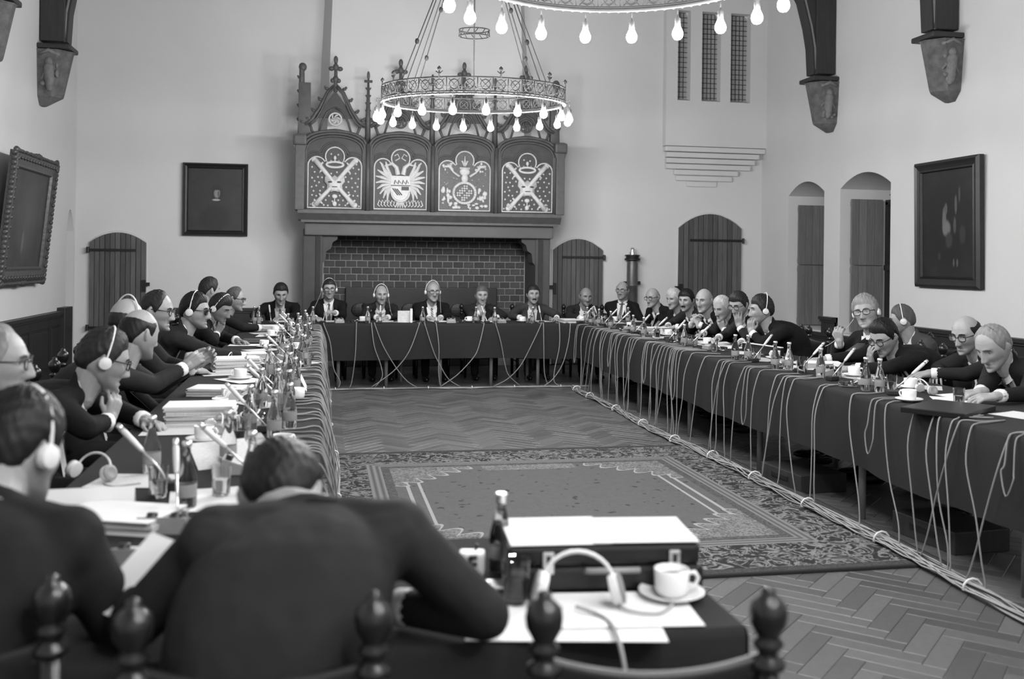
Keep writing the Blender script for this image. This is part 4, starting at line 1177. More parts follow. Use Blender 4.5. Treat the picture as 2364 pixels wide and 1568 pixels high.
        for s in (1,-1):
            ln.prism([(s*.034+.0255*math.copysign(abs(math.cos(a))**.7,math.cos(a)),.009+.0185*math.copysign(abs(math.sin(a))**.7,math.sin(a))) for a in [k*math.pi/8 for k in range(16)]],.0945,.0955,Matrix.Translation(H)@Mh.to_4x4()@Matrix.Scale(hs,4))
        ln.build('lenses',MAT['lens_dark' if dark else 'lens'],go)
    if headset:
        hb=MB(); pale=MAT['whiteplastic']
        fwd={'top':0,'back':-.05,'front':.02}[headset]
        hb.tube([hl((.092*math.cos(a),-.008+fwd*math.sin(a),-.005+.146*math.sin(a))) for a in [k*math.pi/16 for k in range(17)]],.0042,6)
        ho=hb.build('headset',pale,root,smooth=True)
        for s in (1,-1):
            cb=MB(); Mc=Matrix.Translation(hl((s*.090,-.008,-.008)))@Mh.to_4x4()@Matrix.Rotation(s*math.pi/2,4,'Y')
            cb.lathe([(.012,-.010),(.026,-.008),(.028,0),(.024,.010),(.010,.014)],14,Mc); cb.build('earpiece',pale,ho,smooth='auto')
        if cord:
            s=cord[0]; e=Vector(cord[1])-O; a=hl((s*.095,-.008,-.03))
            mid=a.lerp(e,.55)+Vector((0,0,-.06))
            cb=MB(); cb.tube(bez(a,mid,e,14),.0030,5); cb.build('cord',MAT['cableL'],ho,smooth=True)
    PENDING.append(dict(root=root,ob=ob,oj=oj,NB=NB,tang=tang,S=S,Fc=Fc,ndir=ndir,piv=piv,wr=wr,suit=suit,tie=tie,shirt=shirt,H=H,Mh=Mh,hs=hs,stub=.05 if hmat in('hair_silver','hair_white') else .28))
    PEOPLE[key]=dict(seat=st,F=F,Rt=Rt,who=who)
    if has_chair: chair(st.x,st.y,math.radians(face),'dark leather-backed chair of '+who)
    return root
def key_seed(k): return sum(ord(c) for c in k)*.37

def finish_people():
    dg=bpy.context.evaluated_depsgraph_get()
    for P in PENDING:
        for k in ('ob','oj'):
            o=P[k]; me=bpy.data.meshes.new_from_object(o.evaluated_get(dg)); old=o.data
            P[k+'_me']=me
    for P in PENDING:
        for k in ('ob','oj'):
            o=P[k]; me=P[k+'_me']; nm=o.data.name; o.modifiers.clear(); old=o.data; mats=list(old.materials); o.data=me; me.name=nm
            if len(me.materials)==0:
                for m_ in mats: me.materials.append(m_)
            me.shade_smooth(); bpy.data.meshes.remove(old)
        root,NB,T,S,Fc,nd=P['root'],P['NB'],P['tang'],P['S'],P['Fc'],P['ndir']
        # lips
        me=P['ob'].data; n=len(me.vertices); c=np.zeros(n*3); me.vertices.foreach_get('co',c); c=c.reshape(-1,3)
        loc=(c-np.array(P['H']))@np.array(P['Mh'])/P['hs']
        lx,ly,lz=loc[:,0],loc[:,1],loc[:,2]
        lips=np.clip(1.5-np.sqrt((lx/.021)**2+((lz+.0640)/.0085)**2),0,1)*(ly>.06)
        stub=np.clip(ss(-.030,-.050,lz)*ss(-.01,.03,ly)*(np.abs(lz)<.125)*(np.abs(lx)<.08),0,1)*P['stub']
        lash=np.exp(-((np.abs(lx)-.031)/.016)**2-((lz-.0155)/.0038)**2)*(ly>.05)
        a=me.attributes.new('dark','FLOAT','POINT'); a.data.foreach_set('value',np.clip(lips*.5+stub*(1-lips)+lash*.45,0,.8).astype(np.float32))
        # shirt front, tie and lapels laid on the jacket
        me=P['oj'].data
        tree=BVHTree.FromPolygons([v.co.copy() for v in me.vertices],[tuple(p.vertices) for p in me.polygons])
        def hit(s,u,off):
            o=NB-T*(.005+s*.30)+S*u
            r=tree.ray_cast(o+Fc*.40,-Fc,.6)
            q=r[0] if r[0] is not None else o+Fc*.07
            return q+Fc*off
        hw=lambda s: .066*(1-s)**.9+.002
        def strip(mb,rows,fa,fb,off,m=6):
            vs=[]
            for i in range(rows+1):
                s=i/rows; a,b=fa(s),fb(s)
                for k in range(m+1): vs.append(hit(s,a+(b-a)*k/m,off))
            mb.add(vs,[(i*(m+1)+k,i*(m+1)+k+1,(i+1)*(m+1)+k+1,(i+1)*(m+1)+k) for i in range(rows) for k in range(m)])
        sb=MB(); strip(sb,9,lambda s:-hw(s),hw,.0035,8)
        # collar band and points
        n=20; lo=[];hi=[]
        for k in range(n):
            a=2*math.pi*k/n; fr=math.cos(a)
            base=NB+nd*.012+Fc*fr*.066+S*math.sin(a)*.066
            lo.append(base-nd*(.018+.014*max(fr,0))+Fc*fr*.010+S*math.sin(a)*.010); hi.append(NB+nd*(.046-.022*max(fr,0))+Fc*fr*.060+S*math.sin(a)*.060+(P['piv']-NB-nd*(P['piv']-NB).dot(nd))*.3)
        sb.add(lo+hi,[(k,(k+1)%n,n+(k+1)%n,n+k) for k in range(n)])
        for W,fa in P['wr']:
            cb=MB(); cb.tube([W-fa*.052,W-fa*.040,W-fa*.014,W-fa*.012],[.036,.0375,.0365,.030],12); cb.build('cuff',MAT[P['shirt']],root,smooth=True)
        sb.build('shirt',MAT[P['shirt']],root,smooth=True)
        lb=MB()
        for s_ in (1,-1): strip(lb,9,lambda s:s_*hw(s),lambda s:s_*(hw(s)+.012+.045*math.sin(math.pi*min(1,.12+s*.9))**.8),.0065,4)
        lb.build('lapels',MAT[P['suit']],root,smooth=True)
        if P['tie']:
            tb=MB(); strip(tb,9,lambda s:-min(.013+.016*s,hw(s)+.004),lambda s:min(.013+.016*s,hw(s)+.004),.0095,4); k=hit(.02,0,.008); tb.ball(k,(.018,.016,.020),10,7)
            tb.build('tie',MAT[P['tie']],root,smooth=True)
# ------------------------------------------------------------------ who sits where (head centres read off the photograph)
def HB(px,py,Y=12.74): return at(px,py,Y=Y)
def HL(px,py,X=-.93): return at(px,py,X=X)
def HR(px,py,X=3.98): return at(px,py,X=X)
CHIN=lambda s: ('f',(s*.02,.075,-.205),(-s*.12,.10,1),(s*.5,1,0),.75)
CHEEK=lambda s: ('f',(s*.075,.07,-.16),(-s*.1,-.1,1),(s*1,.4,0),.35)
FACE=lambda s: ('f',(s*.05,.13,-.17),(-s*.1,-.25,1),(s*.5,1,.2),.45)
CLASP=lambda s: ('f',(s*.035,.20,-.20),(-s*.35,-.35,.8),(s*1,.6,.2),.75)
T=('t',); LAP=('lap',)
# back table, facing the camera
person('B1',"the back table's leftmost man",'man in black suit looking down, seated left of the fireplace',HB(648,678),-90,-82,24,lean=.20,arms=(('t',.44,.03,50,.8),('t',.50,.26,5,.6)),hair='full',hmat='hair_dark',suit='suit_black',tie='tie_mid',shirt='shirt_grey',wid=1.08,hs=1.06)
person('B2',"the back table's second man",'dark-haired man with glasses and headset at the fireplace left end',HB(760,668),-90,-86,6,lean=.10,arms=(('w',at(772,722,Y=12.42),(-.6,-.5,.2),(.1,-.3,1),.8),('t',.46,.16,30,.8)),hair='full',hmat='hair_dark',suit='suit_black',tie='tie_mid',glasses='thick',headset='top',cord=(1,at(710,735,Y=12.2)))
person('B3',"the back table's third man",'balding man in grey suit with headset and clasped hands, facing forward',HB(880,681),-90,-84,8,lean=.22,arms=(('t',.50,.05,65,.8),('t',.50,.05,65,.8)),hair='bald',hmat='hair_grey',suit='suit_mid',tie='tie_mid',headset='top',cord=(-1,at(905,728,Y=12.3)))
person('B4',"the back table's fourth man",'grey-haired man with glasses, headset and striped tie at the table centre',HB(999,674),-90,-80,5,lean=.14,arms=(('t',.48,.05,65,.8),('t',.48,.06,65,.7)),hair='recede',hmat='hair_silver',suit='suit_black',tie='tie_stripe',glasses='thick',headset='top',cord=(-1,at(1018,722,Y=12.3)),hs=1.06,wid=1.05)
person('B5',"the back table's fifth man",'grey-suited man resting his chin in one hand before the brick hearth',HB(1112,683),-90,-90,6,lean=.20,arms=(('t',.46,.14,40,.6),CHIN(1)),hair='full',hmat='hair_grey',suit='suit_mid',tie='tie_dark')
person('B6',"the moustached man",'moustached man in grey suit with both arms spread on the table',HB(1231,681),-90,-92,2,lean=.18,arms=(('t',.50,.24,20,.5),('t',.48,.22,25,.5)),hair='full',hmat='hair_dark',suit='suit_grey',tie='tie_dark',moustache='hair_dark',headset=None)
person('B7',"the back table's bald man",'bald man with black tie in front of the small plank door',HB(1352,685),-90,-86,12,lean=.16,arms=(LAP,('t',.46,.12,40,.7)),hair='fringe',hmat='hair_dark',suit='suit_mid',tie='tie_dark',skin='skin2')
person('R1',"the back table's rightmost man",'upright bespectacled man in black suit turned aside below the wall cylinder',HB(1437,671),-90,-128,4,lean=.04,arms=(LAP,LAP),hair='bald',hmat='hair_grey',suit='suit_black',tie='tie_mid',glasses='thick',twist=-20)
# right table, facing left
person('R2',"the right row's farthest man",'bald bespectacled man in black at the far end of the right row',HR(1507,687,4.10),180,-148,12,lean=.20,arms=(LAP,LAP),hair='fringe',hmat='hair_silver',suit='suit_black',tie='tie_dark',glasses='thick',twist=30)
person('R3',"the white-haired man",'white-haired man half hidden beside the dark moustached man',HR(1556,690,4.14),180,-150,14,lean=.20,arms=(LAP,LAP),hair='full',hmat='hair_white',suit='suit_dark',tie='tie_dark',twist=25)
person('R4',"the dark moustached man",'black-haired moustached man leaning over the right table',HR(1585,694,4.10),180,-140,10,lean=.28,arms=(T,T),hair='low',hmat='hair_black',suit='suit_mid',tie='tie_mid',moustache='hair_black',twist=25)
person('R5',"the man with clasped hands",'bald man with clasped hands raised before his chin',HR(1626,694,3.99),180,-146,10,lean=.26,arms=(CLASP(-1),CLASP(1)),hair='fringe',hmat='hair_silver',suit='suit_dark',tie='tie_dark',twist=20,hs=1.04)
person('R6',"the silver-haired man",'silver-haired man holding a hand to his mouth',HR(1668,712,4.02),180,-156,20,lean=.30,arms=(CHIN(-1),T),hair='full',hmat='hair_white',suit='suit_dark',tie='tie_dark')
person('R7',"the man shading his face",'dark-haired man shading his face with one hand',HR(1706,704,3.95),180,-150,22,lean=.30,arms=(FACE(-1),T),hair='low',hmat='hair_dark',suit='suit_mid',tie='tie_dark',glasses='thin')
person('R8',"the broad-backed man",'broad man in black suit with headset strap, turned away, hand at mouth',HR(1758,716,3.90),180,172,8,lean=.34,lat=-.05,arms=(('f',(-.03,.12,-.17),(.1,-.1,1),(-.8,.8,0),.6),T),hair='low',hmat='hair_dark',suit='suit_black',tie=None,headset='back',wid=1.12,hs=1.06)
person('R9',"the tousled man with glasses",'tousled grey-haired man with glasses leaning back, head tilted',HR(1999,722,4.16),180,-138,2,10,lean=.10,arms=(('t',.50,.10,20,.6),('w',at(1938,790,X=4.0),(-.2,-.1,.95),(-.7,-.5,.1),.95)),hair='long',hmat='hair_silver',suit='suit_black',tie='tie_dark',glasses='thick',twist=18,hs=1.05,cord=(1,at(1905,800,X=3.9)),headset='top')
person('R10',"the man hidden by a headset strap",'grey-haired man with headset straps behind the man reading papers',HR(2082,740,4.74),180,150,10,lean=.14,arms=(LAP,LAP),hair='full',hmat='hair_grey',suit='suit_light',tie=None,headset='top')
person('R11',"the dark man reading papers",'dark-haired man with black glasses bent over his papers, hand on brow',HR(2042,778,3.90),180,-162,30,lean=.34,arms=(('t',.58,.02,25,.5),('f',(.05,.16,-.14),(0,-.35,1),(.4,1,0),.4)),hair='full',hmat='hair_black',suit='suit_black',tie='tie_dark',glasses='thick',hs=1.04)
person('R12',"the balding man reaching forward",'balding man with dark spectacles reaching across the right table',HR(2232,772,4.20),180,-163,20,lean=.24,arms=(('w',at(2145,862,Z=.80),(-1,-.1,-.12),(0,-.2,1),.35),('t',.40,.05,40,.6)),hair='bald',hmat='hair_black',suit='suit_mid',tie='tie_dark',glasses='thick',hs=1.04)
person('R13',"the nearest man on the right",'grey-haired man with white earpiece bowed over the nearest right table end',HR(2294,800,3.88),180,-168,32,lean=.32,arms=(('w',at(2300,915,Z=.80),(-1,.25,-.1),(0,-.3,1),.5),('w',at(2262,905,Z=.80),(-1,.1,-.12),(0,-.2,1),.6)),hair='recede',hmat='hair_silver',suit='suit_dark',tie='tie_mid',headset=None,hs=1.08,wid=1.1)
# left table, facing right
person('L1',"the left row's farthest man",'grey-haired man with glasses at the far end of the left row',HL(543,690,-.86),0,-8,14,lean=.30,arms=(T,('t',.56,.02,10,.5)),hair='recede',hmat='hair_grey',suit='suit_dark',tie='tie_dark',glasses='thick')
person('L2',"the tall dark-haired man",'dark-haired man sitting tallest at the far left, face hidden',HL(483,671,-1.06),0,35,10,lean=.10,arms=(LAP,LAP),hair='full',hmat='hair_dark',suit='suit_dark',tie=None)
person('L3',"the man with chin on fist",'dark-haired man with headset resting his chin on his fist',HL(508,712,-.84),0,-25,26,lean=.32,arms=(T,CHIN(1)),hair='low',hmat='hair_dark',suit='suit_black',tie='tie_dark',headset='front',skin='skin2')
person('L4',"the man in sunglasses",'man in dark glasses and headset with one arm stretched on the table',HL(450,718,-.88),0,-12,8,lean=.30,arms=(T,('t',.66,.0,-5,.7)),hair='full',hmat='hair_black',suit='suit_mid',tie='tie_dark',glasses='sun',headset='top',hs=1.04)
person('L5',"the man in thick glasses",'man with thick glasses and receding dark hair in profile on the left',HL(362,717,-1.02),0,-8,12,lean=.26,arms=(T,('t',.50,.06,40,.6)),hair='recede',hmat='hair_dark',suit='suit_mid',tie='tie_dark',glasses='thick',hs=1.04)
person('L6',"the bald man with headset",'bald man with headset half hidden behind the balding man in grey',HL(292,740,-1.03),0,55,8,lean=.16,arms=(LAP,LAP),hair='fringe',hmat='hair_dark',suit='suit_dark',tie=None,headset='top')
person('L7',"the balding man in grey",'balding man in grey suit seen from behind, leaning on his elbows',HL(320,772,-.90),0,48,14,lean=.34,arms=(('w',at(452,842,Y=5.62),(.5,.2,.4),(.2,.8,.3),1.0),('w',at(428,848,Y=5.50),(.6,.3,.5),(.2,-.8,.4),1.0)),hair='bald',hmat='hair_black',suit='suit_mid',tie=None,hs=1.06,wid=1.05)
person('L8',"the man in black with headset",'dark-haired man in black suit with headset, cheek propped on his hand',HL(238,832,-.90),0,22,20,lean=.34,arms=(('t',.50,.10,45,.7),('f',(.035,.10,-.215),(-.05,-.05,1),(.9,.6,0),.8)),hair='full',hmat='hair_dark',suit='suit_black',tie=None,glasses='thick',headset='top',hs=1.06,jvox=.010,wid=1.08)
person('L9',"the man cut by the left edge",'grey-haired man with glasses cut off by the left picture edge',HL(-8,838,-1.02),0,5,6,lean=.16,arms=(LAP,LAP),hair='recede',hmat='hair_silver',suit='suit_mid',tie='tie_dark',glasses='thin')
# near table, backs to the camera
person('N1',"the near man with headset",'dark-haired man with headset seen from behind at the lower left',at(40,1040,Y=2.30),90,62,16,lean=.36,arms=(T,('w',at(285,1335,Z=.80),(.2,.9,-.1),(0,0,1),.6)),hair='low',hmat='hair_black',suit='suit_dark',tie=None,headset='top',jvox=.009,seat=(-.655,1.96),nb=(-.64,2.12,.985),has_chair=False)
person('N2',"the man seen from behind",'dark-haired man in grey suit bent over papers, back to the viewer',at(648,1150,Y=2.20),90,80,50,-6,lean=.36,arms=(('w',at(330,1330,Z=.83),(.15,.8,.35),(-.5,-.3,.8),.7),('w',at(905,1400,Z=.795),(-.8,.6,-.05),(0,0,1),.6,(1,-.12,-.10))),hair='low',hmat='hair_black',suit='suit_mid',tie=None,jvox=.008,wid=1.02,seat=(-.10,1.80),nb=(.0,2.02,.975),has_chair=False,shz=.018,headset=None,elbow={1:at(1120,1420,Z=.815)})
chair(-.082,1.95,math.radians(86),"dark leather-backed chair of the man seen from behind",'dark leather chairs round the tables')
chair(.60,1.875,math.radians(84),"empty dark chair with turned finials before the briefcase table",'dark leather chairs round the tables')
chair(-.66,2.11,math.radians(92),"dark leather-backed chair of the near man with headset",'dark leather chairs round the tables')
chair(-1.55,4.25,math.radians(-10),"vacant dark chair with finials against the left dado",'dark leather chairs round the tables')
chair(-1.75,3.75,math.radians(20),"vacant dark chair behind the man in black with headset",'dark leather chairs round the tables')
finish_people()
# ------------------------------------------------------------------ things on the tables
TT=TZ+.0035
PROTO={}
def proto(name,fn): PROTO[name]=fn()
def put(name,x,y,rz,label,cat,group=None,z=TT,rot=None):
    o,used=PROTO[name]
    if used: o=copy_tree(o)
    else: PROTO[name]=(o,True)
    o.location=(x,y,z); o.rotation_euler=rot if rot else (0,0,rz)
    for k in('group',):
        if k in o: del o[k]
    return tag(o,label,cat,group)
def mk_mic():
    """stick microphone: leans towards +x"""
    r=empty('microphone'); e=math.radians(44); dx,dz=math.cos(e),math.sin(e)
    mb=MB(); mb.bbox((0,0,.016),(.07,.055,.03),.006); mb.build('base',MAT['blackplastic'],r)
    mb=MB(); mb.tube([(0,0,.025),(dx*.15,0,.025+dz*.15)],[.0042,.0042],8); mb.build('stem',MAT['chrome'],r,smooth=True)
    mb=MB(); p=lambda t:(dx*t,0,.025+dz*t); mb.tube([p(.14),p(.15),p(.19),p(.232),p(.240)],[.005,.008,.0098,.0098,.007],10); mb.build('head',MAT['mic'],r,smooth=True)
    mb=MB(); mb.tube([p(.238),p(.262)],[.0098,.0085],10); mb.build('grille',MAT['chrome'],r,smooth=True)
    return (r,False)
def mk_bottle(dark=False):
    r=empty('bottle'); mb=MB()
    mb.lathe([(.026,0),(.030,.006),(.030,.085),(.029,.095),(.020,.125),(.0125,.150),(.0115,.182),(.0135,.186),(.0135,.192)],16)
    mb.build('glass',MAT['glass_dark' if dark else 'glass'],r,smooth=True)
    mb=MB(); mb.lathe([(.0305,.035),(.0307,.036),(.0307,.072),(.0305,.073)],16); mb.build('paper_label',MAT['greyplastic'],r,smooth=True)
    mb=MB(); mb.lathe([(.015,.186),(.0155,.190),(.014,.199),(.006,.201)],14); mb.build('cap',MAT['chrome'],r,smooth=True)
    return (r,False)
def mk_tumbler():
    r=empty('tumbler'); mb=MB()
    mb.lathe([(.024,0),(.027,.004),(.031,.095),(.0295,.095),(.0255,.010),(.006,.008)],16); mb.build('glass',MAT['glass'],r,smooth='auto')
    mb=MB(); mb.lathe([(.0245,.011),(.0275,.055),(.004,.0555)],14); mb.build('water',MAT['water'],r,smooth='auto')
    return (r,False)
def mk_cup():
    r=empty('coffee_cup'); mb=MB()
    mb.lathe([(.024,0),(.026,.003),(.034,.009),(.0375,.020),(.0395,.060),(.038,.0615),(.0355,.022),(.030,.012),(.005,.009)],22); mb.build('bowl',MAT['porcelain'],r,smooth=True)
    mb=MB(); mb.tube([(.037,0,.050),(.052,0,.052),(.060,0,.040),(.054,0,.024),(.034,0,.020)],[.005,.005,.0048,.0045,.005],8); mb.build('handle',MAT['porcelain'],r,smooth=True)
    mb=MB(); mb.lathe([(.002,.044),(.0365,.0445),(.002,.045)],16); mb.build('coffee',MAT['blackplastic'],r)
    return (r,False)
def mk_saucer():
    mb=MB(); mb.lathe([(.030,0),(.034,.003),(.066,.013),(.074,.018),(.073,.020),(.064,.0155),(.034,.006),(.004,.005)],26)
    return (mb.build('saucer',MAT['porcelain'],smooth=True),False)
def mk_box():
    r=empty('control_box'); mb=MB(); mb.add([(-.055,-.04,0),(.055,-.04,0),(.055,.045,0),(-.055,.045,0),(-.052,-.038,.028),(.052,-.038,.028),(.052,.043,.055),(-.052,.043,.055)],[(3,2,1,0),(4,5,6,7),(0,1,5,4),(1,2,6,5),(2,3,7,6),(3,0,4,7)]); mb.build('case',MAT['greyplastic'],r)
    for s in (1,-1):
        mb=MB(); mb.lathe([(.012,0),(.012,.014),(.009,.017)],12,Matrix.Translation((s*.026,.022,.048))@Matrix.Rotation(.32,4,'X')); mb.build('knob',MAT['blackplastic'],r,smooth='auto')
    mb=MB(); mb.box((0,-.018,.034),(.07,.014,.004),Matrix.Translation((0,0,0))); mb.build('name_strip',MAT['whiteplastic'],r)
    return (r,False)
def mk_sheet(mat,name='paper_sheet',w_=.21,h_=.297,curl=.002):
    def f():
        n=6; vs=[];fs=[]
        for k,dz in enumerate((.0002,.0012)):
            for i in range(n+1):
                for j in (0,1):
                    t=-.5+i/n; vs.append((t*w_,(j-.5)*h_,dz+curl*(2*t)**2*(1 if t>0 else .5)))
        m=(n+1)*2
        for i in range(n):
            a=2*i; fs.append((m+a,m+a+2,m+a+3,m+a+1)); fs.append((a,a+1,a+3,a+2)); fs.append((a,a+2,m+a+2,m+a)); fs.append((a+1,m+a+1,m+a+3,a+3))
        fs.append((0,m,m+1,1)); e=2*n; fs.append((e,e+1,m+e+1,m+e))
        return (MB().add(vs,fs).build(name,mat),False)
    return f
def mk_stack(nsh=9,name='paper_stack'):
    def f():
        r=empty(name); rr=random.Random(nsh)
        z=0
        for i in range(nsh):
            th=rr.choice((.004,.006,.009)); mb=MB(); mb.box((rr.uniform(-.008,.008),rr.uniform(-.008,.008),z+th/2),(.21,.297,th-.0012),Matrix.Rotation(rr.uniform(-.05,.05),4,'Z')); z+=th
            mb.build('booklet',MAT[rr.choice(('paper','paper','paper2','print'))] if i<nsh-1 else MAT['paper'],r)
        return (r,False)
    return f
def mk_folder():
    r=empty('folder'); mb=MB(); mb.bbox((0,0,.012),(.25,.33,.008),.003); mb.bbox((.004,0,.026),(.25,.33,.006),.002,Matrix.Rotation(.02,4,'Y')); mb.box((-.122,0,.016),(.01,.33,.024)); mb.bbox((0,0,.004),(.25,.33,.006),.002); mb.build('cover',MAT['folder'],r)
    mb=MB(); mb.box((.004,0,.019),(.235,.31,.006)); mb.build('papers',MAT['paper'],r); return (r,False)
def mk_tent():
    mb=MB(); W=.24
    mb.add([(-W/2,-.035,0),(W/2,-.035,0),(W/2,0,.075),(-W/2,0,.075),(-W/2,.035,0),(W/2,.035,0),(-W/2,-.033,0),(W/2,-.033,0),(W/2,0,.071),(-W/2,0,.071),(-W/2,.033,0),(W/2,.033,0)],[(0,1,2,3),(3,2,5,4),(6,9,8,7),(9,10,11,8),(0,3,9,6),(1,7,8,2),(2,8,11,5),(3,4,10,9),(0,6,7,1),(4,5,11,10)])
    return (mb.build('name_card',MAT['paper']),False)
def mk_ashtray():
    r=empty('ashtray'); mb=MB(); mb.lathe([(.045,0),(.055,.004),(.060,.030),(.055,.032),(.046,.012),(.004,.010)],20); mb.build('dish',MAT['glass'],r,smooth='auto')
    mb=MB(); mb.tube([(.02,0,.014),(.062,.012,.036)],.004,6); mb.build('cigarette',MAT['paper'],r); return (r,False)
def mk_hs():
    """headset laid down: band and two round earpieces with pads"""
    r=empty('headset'); mb=MB(); mb.tube([(.075*math.cos(a),.02*math.sin(a)+.01,.03+.10*math.sin(a)*.55) for a in [k*math.pi/14 for k in range(15)]],.004,6); mb.build('band',MAT['whiteplastic'],r,smooth=True)
    for s in (1,-1):
        mb=MB(); Mx=Matrix.Translation((s*.078,0,.029))@Matrix.Rotation(s*math.pi/2*.8,4,'Y'); mb.lathe([(.014,-.014),(.026,-.012),(.028,.0),(.027,.006)],16,Mx); mb.build('earpiece',MAT['whiteplastic'],r,smooth='auto')
        mb=MB(); mb.lathe([(.027,.006),(.0275,.012),(.018,.016),(.006,.012)],16,Mx); mb.build('ear_pad',MAT['greyplastic'],r,smooth='auto')
    mb=MB(); mb.tube(catmull([(.078,0,.005),(.10,-.04,.004),(.16,-.05,.004),(.20,.02,.004)],5),.003,5); mb.build('cord',MAT['cableL'],r,smooth=True)
    return (r,False)
for nm,fn in (('mic',mk_mic),('bottle',mk_bottle),('dbottle',lambda:mk_bottle(True)),('tumbler',mk_tumbler),('cup',mk_cup),('saucer',mk_saucer),('box',mk_box),('sheet',mk_sheet(MAT['paper'])),('psheet',mk_sheet(MAT['print'],'printed_sheet')),('gsheet',mk_sheet(MAT['paper2'],'grey_sheet')),('stack',mk_stack(6)),('tall',mk_stack(13)),('folder',mk_folder),('tent',mk_tent),('ashtray',mk_ashtray),('hs',mk_hs)): proto(nm,fn)
RAD={'mic':.05,'bottle':.036,'dbottle':.036,'tumbler':.036,'cup':.08,'box':.075,'stack':.17,'tall':.17,'folder':.19,'tent':.11,'ashtray':.066,'hs':.10}
TAKEN=[]
for P_ in PENDING:
    O_=P_['root'].location
    for W_,fa_ in P_['wr']:
        q_=Vector(O_)+W_
        if q_.z<.92:
            TAKEN.append((q_.x,q_.y,.07)); q_=q_+fa_*.09; TAKEN.append((q_.x,q_.y,.075))
def inside(x,y,r):
    r=min(r,.07)
    for (a,b,c,d) in ((LX0,LX1,NY1,BY0),(RX0,RX1,2.3,BY0),(-1.0,4.0,BY0,BY1),(-1.0,NX1,NY0,NY1)):
        if a+r<x<b-r and c+r*.3<y<d-r*.3: return True
    return False
def free(name,x,y,reach=.26):
    """nearest clear place on a table top"""
    r=RAD[name]
    for k in range(90):
        d=reach*k/90; a=k*2.4; X,Y=x+d*math.cos(a),y+d*math.sin(a)
        if inside(X,Y,r) and all((X-u)**2+(Y-v)**2>(r+s)**2 for u,v,s in TAKEN):
            TAKEN.append((X,Y,r)); return X,Y
    return None
def putf(name,x,y,rz,label,cat,group=None):
    q=free(name,x,y)
    if q: return put(name,q[0],q[1],rz,label,cat,group)
def cup_set(x,y,rz,lab1,lab2):
    q=free('cup',x,y)
    if q:
        put('saucer',q[0],q[1],0,lab1,'saucer','white saucers'); put('cup',q[0],q[1],rz,lab2,'cup','white coffee cups',z=TT+.006)
def kit(key,edge,seed,skip=(),extra=()):
    """place setting in front of a sitter: positions (f from the table edge inwards, l to the sitter's right)"""
    P=PEOPLE[key]; F,Rt,who=P['F'],P['Rt'],P['who']; rr=random.Random(seed)
    S=P['seat']
    if abs(F.x)>.5: base=Vector((edge,S.y,0))
    else: base=Vector((S.x,edge,0))
    az=math.atan2(F.y,F.x)
    def q(f,l,j=.02): 
        v=base+F*(f+rr.uniform(-j,j))+Rt*(l+rr.uniform(-j,j)); return v.x,v.y
    if 'mic' not in skip:
        x,y=q(.60,.06); putf('mic',x,y,az+math.pi+rr.uniform(-.35,.35),'slim silver stick microphone leaning towards '+who,'microphone','stick microphones')
    if 'box' not in skip:
        x,y=q(.50,-.13); putf('box',x,y,az+math.pi/2*3+rr.uniform(-.3,.3)+math.pi/2*2,'small grey control box with two knobs before '+who,'control box','headset control boxes')
    if 'bottle' not in skip:
        x,y=q(.60,.20); putf('bottle',x,y,0,'small clear water bottle in front of '+who,'bottle','mineral water bottles')
    if 'bottle2' in extra:
        x,y=q(.66,.27); putf('dbottle',x,y,0,'dark juice bottle in front of '+who,'bottle','juice bottles')
    if 'bottle3' in extra:
        x,y=q(.66,-.02); putf('bottle',x,y,0,'clear bottle by the microphone of '+who,'bottle','mineral water bottles')
    if 'glass' not in skip:
        x,y=q(.49,.22); putf('tumbler',x,y,0,'tumbler of water in front of '+who,'glass','water tumblers')
    if 'cup' not in skip:
        x,y=q(.34,.27); cup_set(x,y,rr.uniform(0,6),'white saucer in front of '+who,'white coffee cup in front of '+who)
    if 'sheet' not in skip:
        x,y=q(.20,-.02); put(rr.choice(('sheet','psheet')),x,y,az-math.pi/2+rr.uniform(-.3,.3),'sheet of paper lying in front of '+who,'paper','loose papers')
    if 'sheet2' in extra:
        x,y=q(.28,-.24); put('gsheet',x,y,az-math.pi/2+rr.uniform(-.5,.5),'greyish sheet of paper beside '+who,'paper','loose papers')
    if 'stack' in extra:
        x,y=q(.24,-.22); putf('stack',x,y,az-math.pi/2+rr.uniform(-.3,.3),'low stack of booklets beside '+who,'papers','stacks of documents')
    if 'tall' in extra:
        x,y=q(.26,-.22); putf('tall',x,y,az-math.pi/2+rr.uniform(-.2,.2),'high stack of documents beside '+who,'papers','stacks of documents')
    if 'folder' in extra:
        x,y=q(.36,-.22); putf('folder',x,y,az-math.pi/2+rr.uniform(-.4,.4),'black leather folder of papers before '+who,'folder')
    if 'tent' in extra:
        x,y=q(.70,-.16); putf('tent',x,y,az-math.pi/2,'white folded name card facing away from '+who,'name card','folded name cards')
    if 'ash' in extra:
        x,y=q(.44,-.27); putf('ashtray',x,y,rr.uniform(0,6),'glass ashtray with cigarette beside '+who,'ashtray','glass ashtrays')
    if 'hs' in extra:
        x,y=q(.36,.08); putf('hs',x,y,az-math.pi/2+rr.uniform(-.6,.6),'white headset lying in front of '+who,'headset','headsets lying on the tables')
for px_,py_ in ((210,1165),(275,1215),(385,1225),(325,1300),(430,1175),(365,1150),(350,1095),(400,1135),(210,1110),(410,1215)):
    q_=at(px_,py_,Z=TZ); TAKEN.append((q_.x,q_.y,.07))
q_=at(2190,945,Z=.765); TAKEN.append((q_.x,q_.y,.22)); TAKEN.append((3.2,4.98,.08)); q_=at(1760,808,Z=.79); TAKEN.append((q_.x,q_.y,.1))
